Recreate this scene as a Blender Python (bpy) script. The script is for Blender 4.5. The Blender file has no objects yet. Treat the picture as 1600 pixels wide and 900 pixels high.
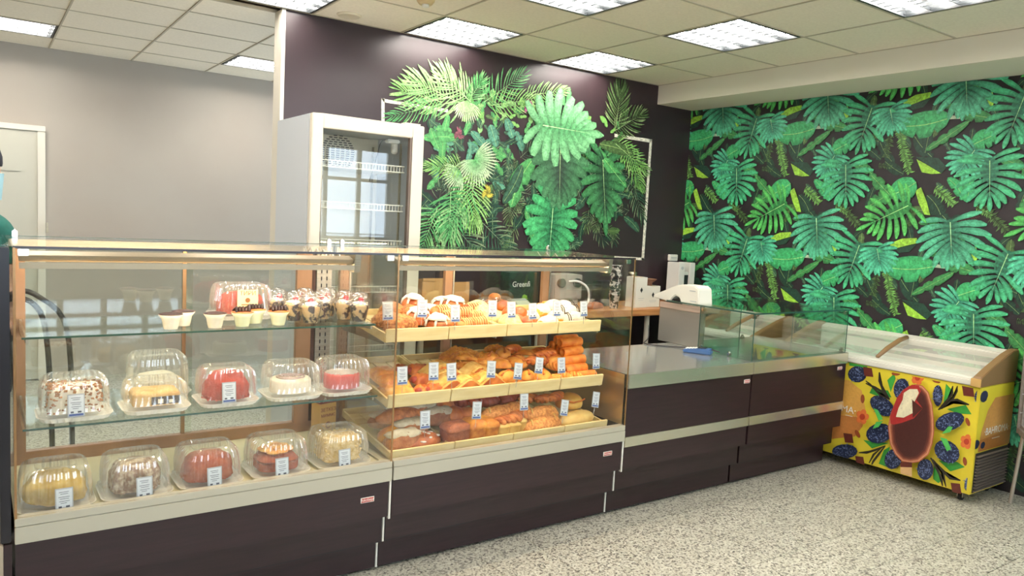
import bpy, bmesh, math, random
from mathutils import Vector, Matrix, noise
random.seed(7)
SC = bpy.context.scene
COL = SC.collection
PI = math.pi

# ---------------------------------------------------------------- camera
cam_d = bpy.data.cameras.new('camera'); cam = bpy.data.objects.new('camera', cam_d); COL.objects.link(cam)
R_ = Vector((0.8177, -0.5734, 0.0513)); D_ = Vector((0.5757, 0.8130, -0.0877)); D_.normalize()
R_ = (R_ - R_.dot(D_) * D_).normalized(); U_ = R_.cross(D_)
cam.matrix_world = Matrix(((R_.x, U_.x, -D_.x, -3.480), (R_.y, U_.y, -D_.y, -3.455), (R_.z, U_.z, -D_.z, 1.508), (0, 0, 0, 1)))
cam_d.sensor_width = 36.0; cam_d.lens = 1183.4 / 1600 * 36.0; cam_d.clip_start = 0.05
SC.camera = cam
# ---------------------------------------------------------------- world
w = bpy.data.worlds.new('daylight'); SC.world = w; w.use_nodes = True
w.node_tree.nodes['Background'].inputs[0].default_value = (0.72, 0.86, 1.0, 1)
w.node_tree.nodes['Background'].inputs[1].default_value = 6.0
# ---------------------------------------------------------------- exposure
SC.view_settings.view_transform = 'Standard'; SC.view_settings.look = 'None'
SC.view_settings.exposure = 0.72; SC.view_settings.gamma = 1.0; SC.view_settings.use_curve_mapping = False
TUBE = 32.0        # strength of ceiling lamp tubes
CASE_LAMP = 70.0    # strength of the strip lamps inside the display cases
SC.cycles.use_denoising = True
SC.cycles.max_bounces = 10; SC.cycles.transparent_max_bounces = 40; SC.cycles.glossy_bounces = 4
SC.cycles.sample_clamp_indirect = 6.0

# ================================================================ helpers
def srgb(h):
    if isinstance(h, str):
        c = [int(h[i:i+2], 16) / 255 for i in (0, 2, 4)]
    else: c = list(h)
    return tuple((x / 12.92 if x <= .04045 else ((x + .055) / 1.055) ** 2.4) for x in c) + (1.0,)

MATS = {}
def mat(name, col, rough=.5, metal=0, col2=None, scale=8, bump=0, bscale=None, emit=0, coord='Object', stretch=(1, 1, 1),
        contrast=(.35, .65), detail=4, spec=.5, coat=0, sub=0):
    if name in MATS: return MATS[name]
    m = bpy.data.materials.new(name); m.use_nodes = True; MATS[name] = m
    nt = m.node_tree; b = nt.nodes['Principled BSDF']
    b.inputs['Base Color'].default_value = srgb(col); b.inputs['Roughness'].default_value = rough
    b.inputs['Metallic'].default_value = metal; b.inputs['Specular IOR Level'].default_value = spec
    if coat: b.inputs['Coat Weight'].default_value = coat; b.inputs['Coat Roughness'].default_value = .08
    if sub: b.inputs['Subsurface Weight'].default_value = sub; b.inputs['Subsurface Scale'].default_value = .01
    if emit:
        b.inputs['Emission Color'].default_value = srgb(col); b.inputs['Emission Strength'].default_value = emit
    if col2 or bump:
        tc = nt.nodes.new('ShaderNodeTexCoord'); mp = nt.nodes.new('ShaderNodeMapping'); mp.inputs['Scale'].default_value = stretch
        if coord == 'World':
            g = nt.nodes.new('ShaderNodeNewGeometry'); nt.links.new(g.outputs['Position'], mp.inputs[0])
        else: nt.links.new(tc.outputs[coord], mp.inputs[0])
    if col2:
        n = nt.nodes.new('ShaderNodeTexNoise'); n.inputs['Scale'].default_value = scale; n.inputs['Detail'].default_value = detail
        nt.links.new(mp.outputs[0], n.inputs['Vector'])
        r = nt.nodes.new('ShaderNodeValToRGB'); nt.links.new(n.outputs['Fac'], r.inputs[0])
        r.color_ramp.elements[0].position = contrast[0]; r.color_ramp.elements[1].position = contrast[1]
        r.color_ramp.elements[0].color = srgb(col); r.color_ramp.elements[1].color = srgb(col2)
        nt.links.new(r.outputs[0], b.inputs['Base Color'])
    if bump:
        n2 = nt.nodes.new('ShaderNodeTexNoise'); n2.inputs['Scale'].default_value = bscale or scale * 4; n2.inputs['Detail'].default_value = 3
        nt.links.new(mp.outputs[0], n2.inputs['Vector'])
        bp = nt.nodes.new('ShaderNodeBump'); bp.inputs['Strength'].default_value = bump; bp.inputs['Distance'].default_value = .004
        nt.links.new(n2.outputs['Fac'], bp.inputs['Height']); nt.links.new(bp.outputs[0], b.inputs['Normal'])
    return m

def glass_mat(name, tint, gloss=.10, haze=0, rough=.01, hazecol='ffffff'):
    """thin sheet: clear transmission, a fresnel-like reflection and a little haze"""
    if name in MATS: return MATS[name]
    m = bpy.data.materials.new(name); m.use_nodes = True; MATS[name] = m
    nt = m.node_tree; nt.nodes.clear()
    out = nt.nodes.new('ShaderNodeOutputMaterial'); tr = nt.nodes.new('ShaderNodeBsdfTransparent'); tr.inputs[0].default_value = srgb(tint)
    gl = nt.nodes.new('ShaderNodeBsdfGlossy'); gl.inputs['Roughness'].default_value = rough
    lw = nt.nodes.new('ShaderNodeLayerWeight'); lw.inputs['Blend'].default_value = .25
    ma = nt.nodes.new('ShaderNodeMath'); ma.operation = 'MULTIPLY_ADD'; ma.inputs[1].default_value = .35; ma.inputs[2].default_value = gloss
    ma.use_clamp = True
    nt.links.new(lw.outputs['Fresnel'], ma.inputs[0])
    mx = nt.nodes.new('ShaderNodeMixShader'); nt.links.new(ma.outputs[0], mx.inputs[0])
    nt.links.new(tr.outputs[0], mx.inputs[1]); nt.links.new(gl.outputs[0], mx.inputs[2]); last = mx
    if haze:
        df = nt.nodes.new('ShaderNodeBsdfDiffuse'); df.inputs[0].default_value = srgb(hazecol)
        m2 = nt.nodes.new('ShaderNodeMixShader'); m2.inputs[0].default_value = haze
        nt.links.new(mx.outputs[0], m2.inputs[1]); nt.links.new(df.outputs[0], m2.inputs[2]); last = m2
    nt.links.new(last.outputs[0], out.inputs[0])
    return m

class MB:
    def __init__(s): s.v = []; s.f = []; s.m = []; s.mi = 0
    def add(s, vs, fs):
        o = len(s.v); s.v += [tuple(p) for p in vs]
        s.f += [tuple(i + o for i in f) for f in fs]; s.m += [s.mi] * len(fs); return s
    def box(s, x0, x1, y0, y1, z0, z1):
        return s.add([(x0,y0,z0),(x1,y0,z0),(x1,y1,z0),(x0,y1,z0),(x0,y0,z1),(x1,y0,z1),(x1,y1,z1),(x0,y1,z1)],
                     [(0,3,2,1),(4,5,6,7),(0,1,5,4),(1,2,6,5),(2,3,7,6),(3,0,4,7)])
    def boxc(s, c, sz, rot=None):
        h = [q / 2 for q in sz]; P = []
        for k in range(8):
            p = Vector(((h[0] if k & 1 else -h[0]), (h[1] if k & 2 else -h[1]), (h[2] if k & 4 else -h[2])))
            if rot: p = rot @ p
            P.append(p + Vector(c))
        return s.add(P, [(0,2,3,1),(4,5,7,6),(0,1,5,4),(1,3,7,5),(3,2,6,7),(2,0,4,6)])
    def prism(s, poly, a, b, axis='y'):
        """poly of (u,w); axis y: (x,z) extruded along y; x: (y,z) along x; z: (x,y) along z"""
        def P(u, q, t): return {'y': (u, t, q), 'x': (t, u, q), 'z': (u, q, t)}[axis]
        n = len(poly)
        vs = [P(u, q, a) for u, q in poly] + [P(u, q, b) for u, q in poly]
        return s.add(vs, [tuple(range(n)), tuple(range(2*n-1, n-1, -1))] + [(i, i+n, (i+1) % n + n, (i+1) % n) for i in range(n)])
    def tube(s, pts, r, n=8, cap=True):
        pts = [Vector(p) for p in pts]; m = len(pts); rr = r if isinstance(r, (list, tuple)) else [r] * m
        T = []
        for i in range(m):
            t = pts[min(i+1, m-1)] - pts[max(i-1, 0)]
            T.append(t.normalized() if t.length > 1e-9 else Vector((0, 0, 1)))
        a = Vector((0, 0, 1)) if abs(T[0].z) < .9 else Vector((1, 0, 0))
        u = T[0].cross(a).normalized(); vs = []
        for i in range(m):
            u = (u - u.dot(T[i]) * T[i]).normalized(); v = T[i].cross(u)
            for k in range(n):
                g = 2 * PI * k / n; vs.append(pts[i] + (u * math.cos(g) + v * math.sin(g)) * rr[i])
        fs = [(i*n+k, i*n+(k+1) % n, (i+1)*n+(k+1) % n, (i+1)*n+k) for i in range(m-1) for k in range(n)]
        if cap: fs += [tuple(range(n-1, -1, -1)), tuple((m-1)*n+k for k in range(n))]
        return s.add(vs, fs)
    def lathe(s, prof, n=24, c=(0, 0, 0), sx=1, sy=1, cap=True):
        vs = []; m = len(prof)
        for r, z in prof:
            for k in range(n):
                g = 2 * PI * k / n; vs.append((c[0] + r*sx*math.cos(g), c[1] + r*sy*math.sin(g), c[2] + z))
        fs = [(i*n+k, i*n+(k+1) % n, (i+1)*n+(k+1) % n, (i+1)*n+k) for i in range(m-1) for k in range(n)]
        if cap: fs += [tuple(range(n-1, -1, -1)), tuple((m-1)*n+k for k in range(n))]
        return s.add(vs, fs)
    def blob(s, rx, ry, rz, amp=.06, freq=14, seed=0, nu=30, nv=18, e=1.0, flat=.35, c=(0, 0, 0)):
        """rounded dough shape with a flattened underside"""
        vs = []; o = Vector((seed * 3.7, seed * 1.3, seed * 2.1))
        def pw(q): return math.copysign(abs(q) ** e, q)
        for j in range(nv + 1):
            ph = -PI/2 + PI * j / nv
            for i in range(nu):
                th = 2 * PI * i / nu
                p = Vector((rx*pw(math.cos(ph))*pw(math.cos(th)), ry*pw(math.cos(ph))*pw(math.sin(th)), rz*pw(math.sin(ph))))
                k = 1 + amp * (noise.noise(p * freq + o) * 2 + (.9 * noise.noise(p * freq * 3.1 + o) if amp > .02 else 0))
                p = p * k
                if p.z < -rz * flat: p.z = -rz * flat
                p.z += rz * flat
                vs.append(p + Vector(c))
        fs = [(j*nu+i, j*nu+(i+1) % nu, (j+1)*nu+(i+1) % nu, (j+1)*nu+i) for j in range(nv) for i in range(nu)]
        return s.add(vs, fs)
    def mesh(s, name, mats, smooth=False, bev=0, seg=2):
        me = bpy.data.meshes.new(name); me.from_pydata(s.v, [], s.f)
        for m in (mats if isinstance(mats, (list, tuple)) else [mats]): me.materials.append(m)
        me.polygons.foreach_set('material_index', s.m)
        if bev:
            bm = bmesh.new(); bm.from_mesh(me); bmesh.ops.remove_doubles(bm, verts=bm.verts, dist=1e-6)
            bmesh.ops.recalc_face_normals(bm, faces=bm.faces)
            ed = [e for e in bm.edges if len(e.link_faces) == 2 and e.calc_face_angle(0) > .5]
            bmesh.ops.bevel(bm, geom=ed, offset=bev, segments=seg, affect='EDGES', clamp_overlap=True)
            bm.to_mesh(me); bm.free()
        else:
            bm = bmesh.new(); bm.from_mesh(me); bmesh.ops.recalc_face_normals(bm, faces=bm.faces); bm.to_mesh(me); bm.free()
        if smooth: me.polygons.foreach_set('use_smooth', [True] * len(me.polygons))
        me.update(); return me
    def obj(s, name, mats, parent=None, smooth=False, bev=0, **k):
        return link(name, s.mesh(name, mats, smooth, bev), parent, **k)

def link(name, me, parent=None, loc=None, rot=None, scale=None, label=None):
    o = bpy.data.objects.new(name, me); COL.objects.link(o)
    if parent: o.parent = parent
    if loc: o.location = loc
    if rot: o.rotation_euler = rot
    if scale: o.scale = scale
    if label: o['label'] = label
    return o
def tag(o, label, cat, group=None):
    o['label'] = label; o['category'] = cat
    if group: o['group'] = group
    return o
def thing(name, label, cat, loc=(0, 0, 0), rz=0, group=None):
    o = bpy.data.objects.new(name, None); COL.objects.link(o); o.location = loc; o.rotation_euler = (0, 0, rz)
    o.empty_display_size = .05
    return tag(o, label, cat, group)
def struct(o): o['kind'] = 'structure'; return o
def dup(src, loc, rot, label, group=None, scale=None):
    r = src.copy(); COL.objects.link(r); r.location = loc; r.rotation_euler = rot; r['label'] = label
    if group: r['group'] = group
    if scale: r.scale = scale
    for ch in src.children:
        c = ch.copy(); COL.objects.link(c); c.parent = r
        for g in ch.children:
            d = g.copy(); COL.objects.link(d); d.parent = c
    return r
ORD = ['first', 'second', 'third', 'fourth', 'fifth', 'sixth', 'seventh', 'eighth', 'ninth', 'tenth', 'eleventh', 'twelfth', 'thirteenth',
       'fourteenth', 'fifteenth', 'sixteenth', 'seventeenth', 'eighteenth', 'nineteenth', 'twentieth']
def text_mesh(name, body, size, m, ext=.0004, align='CENTER'):
    c = bpy.data.curves.new(name, 'FONT'); c.body = body; c.size = size; c.extrude = ext; c.align_x = align; c.align_y = 'CENTER'
    c.resolution_u = 3
    t = bpy.data.objects.new(name, c); COL.objects.link(t); bpy.context.view_layer.update()
    dg = bpy.context.evaluated_depsgraph_get(); me = bpy.data.meshes.new_from_object(t.evaluated_get(dg))
    bpy.data.objects.remove(t); bpy.data.curves.remove(c)
    me.materials.clear(); me.materials.append(m); return me
FRONT_ROT = (PI/2, 0, 0)            # text facing -y
LEFT_ROT = (PI/2, 0, -PI/2)         # text facing -x
# ================================================================ materials
M_wall = mat('painted_wall', 'aaa398', .85, col2='a59b90', scale=1.2, contrast=(.3, .7), coord='World')
M_dark = mat('dark_mural_ground', '33262a', .33, col2='2c2125', scale=2, coord='World')
M_darkR = mat('dark_wallpaper_ground', '2b2227', .5, col2='1e171c', scale=6, coord='World')
M_white = mat('white_enamel', 'dcd8cd', .4)
M_beam = mat('beam_paint', 'dcd4c2', .8)
M_tile = mat('mineral_ceiling_tile', 'e8dfcb', .9, col2='e1d8c4', scale=60, bump=.15, bscale=150, coord='World')
M_grid = mat('ceiling_grid_paint', 'b3aa94', .7)
M_steel = mat('brushed_steel', 'b5ae9c', .38, 1.0, col2='a59e8c', scale=30, stretch=(.3, 1, 8))
M_steelp = mat('painted_steel_fascia', 'b9b4a2', .35, .35)
M_chrome = mat('polished_chrome', 'd9d2c4', .12, 1.0)
M_mirror = mat('worktop_steel', 'b4b6b2', .16, .75)
M_band = mat('bright_band', 'cfcab8', .22, .8)
M_wenge = mat('wenge_laminate', '2f1b20', .34, col2='221417', scale=6, stretch=(1, 1, 14), detail=8, contrast=(.3, .75))
M_black = mat('black_plastic', '17141b', .3)
M_glass = glass_mat('case_glass', 'ffffff', .018)
M_glassb = glass_mat('back_glass', 'f6faf6', .09)
M_glasss = glass_mat('shelf_glass', 'f7fbf8', .04)
M_gglass = glass_mat('green_glass', 'f6fbf8', .035)
M_gedge = mat('glass_edge_green', '2f4f45', .1, spec=.8)
M_bronze = mat('bronze_edge', 'a58058', .25, .7)
M_copper = mat('warm_post', 'ab8362', .35, .4, col2='94704f', scale=9, stretch=(1, 1, .3))
M_wood = mat('pale_pine', 'e0cd94', .6, col2='d2ba7e', scale=14, stretch=(.4, 2.5, 2.5), detail=6)
M_shelfwood = mat('honey_wood', 'c48a55', .35, col2='9a6236', scale=5, stretch=(.5, 5, 5), detail=6)
M_lid = glass_mat('clear_lid_plastic', 'ffffff', .11, .08, .05, 'fffff2')
M_base = glass_mat('frosted_base_plastic', 'ffffff', .08, .62, .2, 'fbfaf0')
M_clear = glass_mat('clear_cup', 'ffffff', .14, .03, .03)
M_tag = mat('tag_card', 'c9cfd0', .5); M_ink = mat('tag_ink', '50545e', .6); M_blue = mat('tag_blue', '44598f', .6); M_tagrim = mat('tag_rim', 'a4a8a8', .5)
M_deck = mat('deck_enamel', 'cfc6a4', .4)
M_red = mat('badge_red', 'b0403c', .4); M_paper = mat('white_paper', 'e6e4da', .7)
M_tube = mat('lamp_tube', 'fff8ee', .4, emit=TUBE); M_reflector = mat('lamp_reflector', '3c4043', .5, 0)
M_caselamp = mat('case_lamp_tube', 'ffdfb0', .4, emit=CASE_LAMP)

# ================================================================ setting
def terrazzo():
    m = bpy.data.materials.new('terrazzo'); m.use_nodes = True; nt = m.node_tree; b = nt.nodes['Principled BSDF']
    g = nt.nodes.new('ShaderNodeNewGeometry')
    def chips(scale, stops):
        v = nt.nodes.new('ShaderNodeTexVoronoi'); v.inputs['Scale'].default_value = scale; nt.links.new(g.outputs['Position'], v.inputs['Vector'])
        sp = nt.nodes.new('ShaderNodeSeparateColor'); nt.links.new(v.outputs['Color'], sp.inputs[0])
        r = nt.nodes.new('ShaderNodeValToRGB'); r.color_ramp.interpolation = 'CONSTANT'; nt.links.new(sp.outputs[0], r.inputs[0])
        e = r.color_ramp.elements; e[0].position = 0; e[0].color = srgb(stops[0][1]); e[1].position = stops[1][0]; e[1].color = srgb(stops[1][1])
        for p, c in stops[2:]:
            q = e.new(p); q.color = srgb(c)
        return r, v
    r1, v1 = chips(115, [(0, '282326'), (.17, '665c55'), (.28, 'aaa696'), (.5, 'bcb9aa'), (.8, 'cccabd')])
    r2, v2 = chips(190, [(0, '3c3634'), (.14, 'b0ab9c'), (.5, 'c4c1b2'), (.85, '8d867a')])
    mx = nt.nodes.new('ShaderNodeMixRGB'); mx.inputs[0].default_value = .38
    nt.links.new(r1.outputs[0], mx.inputs[1]); nt.links.new(r2.outputs[0], mx.inputs[2]); nt.links.new(mx.outputs[0], b.inputs['Base Color'])
    b.inputs['Roughness'].default_value = .38
    return m
M_terr = terrazzo(); M_grout = mat('floor_grout', '6e675c', .9)
XW0, XW1, YW0, YW1, H = -6.8, 1.62, -6.0, 3.85, 2.70
fl = struct(MB().box(-7, 2, -6.2, 4.1, -.12, -.003).obj('floor', M_grout))
tm = MB().box(-.1488, .1488, -.1488, .1488, -.012, 0).mesh('floor_tile', M_terr, bev=.0012, seg=1)
def big_tile(x0, x1, y0, y1):
    MB().box(x0+.0012, x1-.0012, y0+.0012, y1-.0012, -.012, 0).obj('floor_tile', M_terr, fl)
for i in range(-9, 6):
    for j in range(-5, 2):
        link('floor_tile', tm, fl, loc=(i * .3, -1.10 + .15 + j * .3 - .15 + .15, 0))
# the rest of the floor, in coarser sheets of the same terrazzo
X_lo, X_hi, Y_lo, Y_hi = -9*.3-.15, 5*.3+.15, -1.10+.15-5*.3-.15, -1.10+.15+.3+.15
big_tile(-7, 2, Y_hi, 4.1); big_tile(-7, 2, -6.2, Y_lo); big_tile(-7, X_lo, Y_lo, Y_hi); big_tile(X_hi, 2, Y_lo, Y_hi)

struct(MB().box(-7, 1.63, 3.85, 4.0, 0, H+.06).obj('wall_back', M_wall))
struct(MB().box(-7, -6.8, -6.2, 4.0, 0, H+.06).obj('wall_left', M_wall))
# partition with the mural, white painted end
part = struct(MB().box(-1.962, 1.66, 1.18, 1.30, 0, H+.06).obj('wall_centre', M_dark))
end = MB().box(-1.985, -1.963, 1.172, 1.308, 0, H).obj('trim_1', mat('trim_white', 'cfc9bb', .6)); struct(end)
# right wall, very slightly out of square
TX, TY = .027 / math.hypot(.027, 1), -1 / math.hypot(.027, 1)
NX, NY = -TY, TX        # away from the room: (+x)
def WR(s, d=0): return (1.63 + TX * s + NX * d, 1.18 + TY * s + NY * d)
wr = MB()
q = [WR(-.3), WR(7.6), WR(7.6, .15), WR(-.3, .15)]
wr.prism(q, 0, H+.06, 'z'); wallr = struct(wr.obj('wall_right', M_darkR))
# beam along the right wall
struct(MB().box(1.2, 1.95, -6.2, 1.179, 2.548, H + .02).obj('trim_2', M_beam))
# front wall behind the camera with three windows
fw = MB(); wins = [(-6.2, -4.2), (-3.6, -1.5), (-.9, 1.7)]
xs = [-7] + [v for w_ in wins for v in w_] + [1.95]
for k in range(0, len(xs), 2): fw.box(xs[k], xs[k+1], -6.2, -6.0, 0, H+.06)
for a, b in wins: fw.box(a, b, -6.2, -6.0, 0, 1.0).box(a, b, -6.2, -6.0, 2.5, H+.06)
struct(fw.obj('wall_front', M_wall))
for n, (a, b) in enumerate(wins):
    fr = MB().box(a, a+.06, -6.12, -6.06, 1.0, 2.5).box(b-.06, b, -6.12, -6.06, 1.0, 2.5).box(a+.06, b-.06, -6.12, -6.06, 1.0, 1.06).box(a+.06, b-.06, -6.12, -6.06, 2.44, 2.5).obj('window_%d' % (n+1), M_white); struct(fr)
    for k in range(1, 5):
        x = a + (b-a)*k/5; MB().box(x-.03, x+.03, -6.12, -6.06, 1.06, 2.44).obj('mullion', M_white, fr)
    for k in range(5): MB().box(a+(b-a)*k/5+.031, a+(b-a)*(k+1)/5-.031, -6.115, -6.065, 1.98, 2.03).obj('transom', M_white, fr)
    MB().box(a+.06, b-.06, -6.092, -6.088, 1.06, 2.44).obj('pane', M_glass, fr)

# ceiling: grid, tiles and lamps
ceil = struct(MB().box(-7, 2, -6.2, 4.0, H + .06, H + .14).obj('ceiling', M_tile))
gx = [-6.72] + [i * .6 for i in range(-11, 3)]
gyf = [-6.0] + [j * .6 for j in range(-9, 2)] + [1.17]
gyb = [1.70, 2.27, 2.83, 3.36, 3.85]
lamps_f = {(0, -1), (0, 1), (-2, 1), (-2, -1), (0, -3), (-4, 1), (-4, -1), (-2, -3), (-4, -3), (0, -5), (-2, -5), (-4, -5), (-6, 1), (-6, -1), (-6, -3), (-8, -1), (-8, 1)}
gm = MB()
for x in gx: gm.box(x - .006, x + .006, -6.0, 3.85, H, H + .02)
for y in gyf[1:]: gm.box(-6.8, 1.2, y - .006, y + .006, H + .0005, H + .0205)
for y in [1.31] + gyb[:-1]: gm.box(-6.8, -1.0, y - .006, y + .006, H + .0005, H + .0205)
gmo = gm.obj('ceiling_grid', M_grid, ceil); gmo['kind'] = 'stuff'
TC = {}
def ctile(x0, x1, y0, y1):
    k = (round(x1-x0, 3), round(y1-y0, 3))
    if k not in TC:
        a, b = k[0]/2 - .0045, k[1]/2 - .0045
        TC[k] = MB().box(-a, a, -b, b, .004, .018).mesh('ceiling_tile', M_tile, bev=.003, seg=1)
    link('ceiling_tile', TC[k], ceil, loc=((x0+x1)/2, (y0+y1)/2, H))
lampcells = []
for i in range(len(gx) - 1):
    for j in range(len(gyf) - 1):
        key = (round(gx[i] / .6), round(gyf[j] / .6))
        x0, x1, y0, y1 = gx[i], gx[i+1], gyf[j], gyf[j+1]
        if i > 0 and j > 0 and key in lamps_f: lampcells.append((x0, x1, y0, y1)); continue
        ctile(x0, x1, y0, y1)
lampb = {(-1.86-.0, 2.83): 1}
for i in range(len(gx) - 1):
    if gx[i] >= -1.2: continue
    yb = [1.31] + gyb
    for j in range(len(yb) - 1):
        x0, x1, y0, y1 = gx[i], gx[i+1], yb[j], yb[j+1]
        if j == 3 and round(gx[i] / .6) in (-3, -6): lampcells.append((x0, x1, y0, y1)); continue
        ctile(x0, x1, y0, y1)
lampcells.sort(key=lambda c: (c[2] > 1.3, -c[0], -c[2]))
names = {}
def lamp(x0, x1, y0, y1, label):
    t = thing('ceiling_light', label, 'light', ((x0+x1)/2, (y0+y1)/2, H), 0, 'recessed four tube ceiling lights')
    a, b = (x1-x0)/2 - .014, (y1-y0)/2 - .014
    hs = MB().box(-a, a, -b, b, .055, .06).box(-a, -a+.012, -b, b, .0, .055).box(a-.012, a, -b, b, .0, .055).box(-a+.012, a-.012, -b, -b+.012, .0, .055).box(-a+.012, a-.012, b-.012, b, .0, .055)
    hs.obj('housing', M_reflector, t)
    for k in range(4):
        y = -b + (k + .5) * 2 * b / 4
        MB().tube([(-a+.03, y, .036), (a-.03, y, .036)], .021, 10).obj('lamp_tube', M_tube, t)
    lv = MB()
    for k in range(9):
        x = -a + (k + .5) * 2 * a / 9
        lv.box(x-.0007, x+.0007, -b+.012, b-.012, .008, .014)
    for k in range(1, 4): lv.box(-a+.012, a-.012, -b+k*b/2-.002, -b+k*b/2+.002, .008, .026)
    l = lv.obj('louvre', M_reflector, t); l['kind'] = 'stuff'
LAB = {(0, -1): 'square ceiling light third out from the mural, just left of the beam', (0, 1): 'square ceiling light against the mural wall above the large palm leaf end',
       (-2, 1): 'square ceiling light against the mural wall above the white upright fridge', (-2, -1): 'square ceiling light cut by the top edge above the mural middle',
       (0, -3): 'square ceiling light at the top right beside the beam', (-4, 1): 'square ceiling light over the free end of the mural partition'}
seen = set()
for c in lampcells:
    key = (round(c[0]/.6), round(c[2]/.6))
    if c[2] > 1.3:
        lab = {-3: 'small far ceiling light near the partition edge above the grey back wall', -6: 'ceiling light at the far left above the white door'}.get(round((c[0])/.6), 'ceiling light over the back room, outside the view, %s of two' % ('nearer' if c[2] < 2.5 else 'farther'))
    else: lab = LAB.get(key, 'ceiling light outside the view, %s in from the beam, %s row from the mural wall' % (ORD[-key[0]//2], ORD[(1-key[1])//2]))
    lamp(*c, lab)
# round plate and sprinkler
o = tag(MB().lathe([(.075, 0), (.075, -.004), (.062, -.012), (.055, -.008), (.0001, -.008)], 32).obj('ceiling_speaker', mat('beige_plastic', 'cdc3aa', .6), smooth=True), 'round flat cover plate in the ceiling tile above the fridge', 'ceiling plate'); o.location = (-1.625, 1.02, H + .004)
t = thing('smoke_detector', 'small beige smoke detector on the ceiling, cut by the top edge', 'detector', (-1.448, .38, H + .004))
MB().lathe([(.05, 0), (.05, -.012), (.036, -.03)], 24).obj('base', mat('tan_plastic', 'c9b184', .5), t, smooth=True)
MB().lathe([(.02, -.03), (.02, -.042), (.012, -.045)], 16).obj('sensor', M_white, t, smooth=True)

# door and frame on the back wall
dr = MB().box(-3.95, -3.085, 3.80, 3.846, .01, 2.03).obj('door_1', mat('door_white', 'bdbbac', .5), bev=.003); struct(dr)
for z0, z1 in ((.25, .95), (1.12, 1.58), (1.70, 1.92)):
    MB().box(-3.83, -3.20, 3.792, 3.80, z0, z1).obj('panel', MATS['door_white'], dr, bev=.006)
MB().box(-3.085, -3.03, 3.79, 3.849, 0, 2.03).box(-4.0, -3.95, 3.79, 3.849, 0, 2.03).box(-4.0, -3.03, 3.785, 3.849, 2.031, 2.075).obj('door_frame', mat('door_frame_white', 'd6d2c4', .45), dr, bev=.003)
MB().box(-3.028, -3.012, 3.77, 3.80, 1.22, 1.30).obj('hinge', M_steel, dr)
MB().tube([(-3.88, 3.80, 1.02), (-3.88, 3.75, 1.02), (-3.76, 3.75, 1.02)], .01).obj('handle', M_steel, dr)
TILE=[('ban',[(1.942,2.215),(2.066,2.074)],.075,'dk'),
('ban',[(1.615,2.154),(1.722,2.071)],.05,'dk'),
('ban',[(1.756,2.054),(1.89,1.965)],.06,'dk'),
('ban',[(1.086,2.255),(1.071,2.101)],.06,'dk'),
('ban',[(1.11,1.791),(1.247,1.664)],.08,'dk'),
('ban',[(2.061,1.821),(2.16,1.695)],.08,'dk'),
('str',[(1.834,2.298),(1.863,2.166),(1.936,1.964)],.035,'lime'),
('str',[(1.776,2.255),(1.77,2.155),(1.753,2.077)],.03,'olive'),
('str',[(1.88,2.15),(1.936,2.04)],.03,'olive'),
('str',[(1.161,1.869),(1.294,1.755)],.035,'lime'),
('str',[(1.457,1.753),(1.609,1.601)],.035,'olive'),
('str',[(1.948,1.751),(1.984,1.622)],.03,'olive'),
('str',[(1.717,2.031),(1.815,2.013)],.02,'olive'),
('str',[(1.285,1.648),(1.444,1.699)],.02,'red'),
('str',[(1.422,1.744),(1.515,1.688)],.02,'lime'),
('ban',[(1.663,1.739),(1.83,1.851)],.09,'mid'),
('poly',[(1.962,2.078),(2.11,2.065),(2.169,2.004),(2.141,1.964),(2.01,2.046)],'dk'),
('poly',[(1.971,2.062),(2.03,2.03),(2.138,1.964),(2.077,1.961),(2.013,1.974)],'yel'),
('poly',[(.933,2.421),(1.076,2.461),(1.033,2.405),(.965,2.393)],'dk'),
('poly',[(.884,2.451),(.928,2.47),(.976,2.492),(1.073,2.5),(1.079,2.466),(1.01,2.446),(.933,2.421)],'yel'),
('ban',[(1.457,2.3),(1.265,2.346)],.07,'mid'),
('ban',[(1.33,2.291),(1.088,2.126)],.05,'mid'),
('ban',[(1.208,2.32),(.895,2.288)],.15,'grn'),
('poly',[(1.206,2.337),(1.272,2.328),(1.273,2.31),(1.209,2.312)],'pale'),
('mon',[(1.276,1.648),(1.308,1.411)],.2,'teal',1),
('poly',[(1.411,1.485),(1.446,1.495),(1.464,1.446),(1.454,1.403),(1.431,1.419)],'yel'),
('poly',[(1.984,1.851),(2.019,1.874),(2.052,1.806),(2.066,1.776),(2.096,1.69),(2.059,1.693),(2.015,1.768)],'yel'),
('ban',[(1.492,2.2),(1.366,2.141)],.11,'grn'),
('mon',[(1.761,2.411),(1.797,2.285)],.13,'tealb',1),
('mon',[(1.63,2.43),(1.556,2.165)],.17,'mon',0),
('mon',[(1.379,2.107),(1.301,1.976)],.13,'tealb',0),
('ban',[(1.658,1.971),(1.818,1.82)],.07,'mid'),
('ban',[(1.533,2.045),(1.674,1.969)],.055,'mid'),
('ban',[(1.345,1.793),(1.24,1.928)],.06,'grn'),
('ban',[(1.368,1.935),(1.364,1.785)],.07,'grn'),
('mon',[(1.473,2.038),(1.498,1.778)],.17,'mon',0),
('ban',[(1.986,1.908),(1.826,1.82)],.14,'grn'),
('mon',[(1.948,1.751),(1.66,1.602)],.16,'mong',0)]
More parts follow.
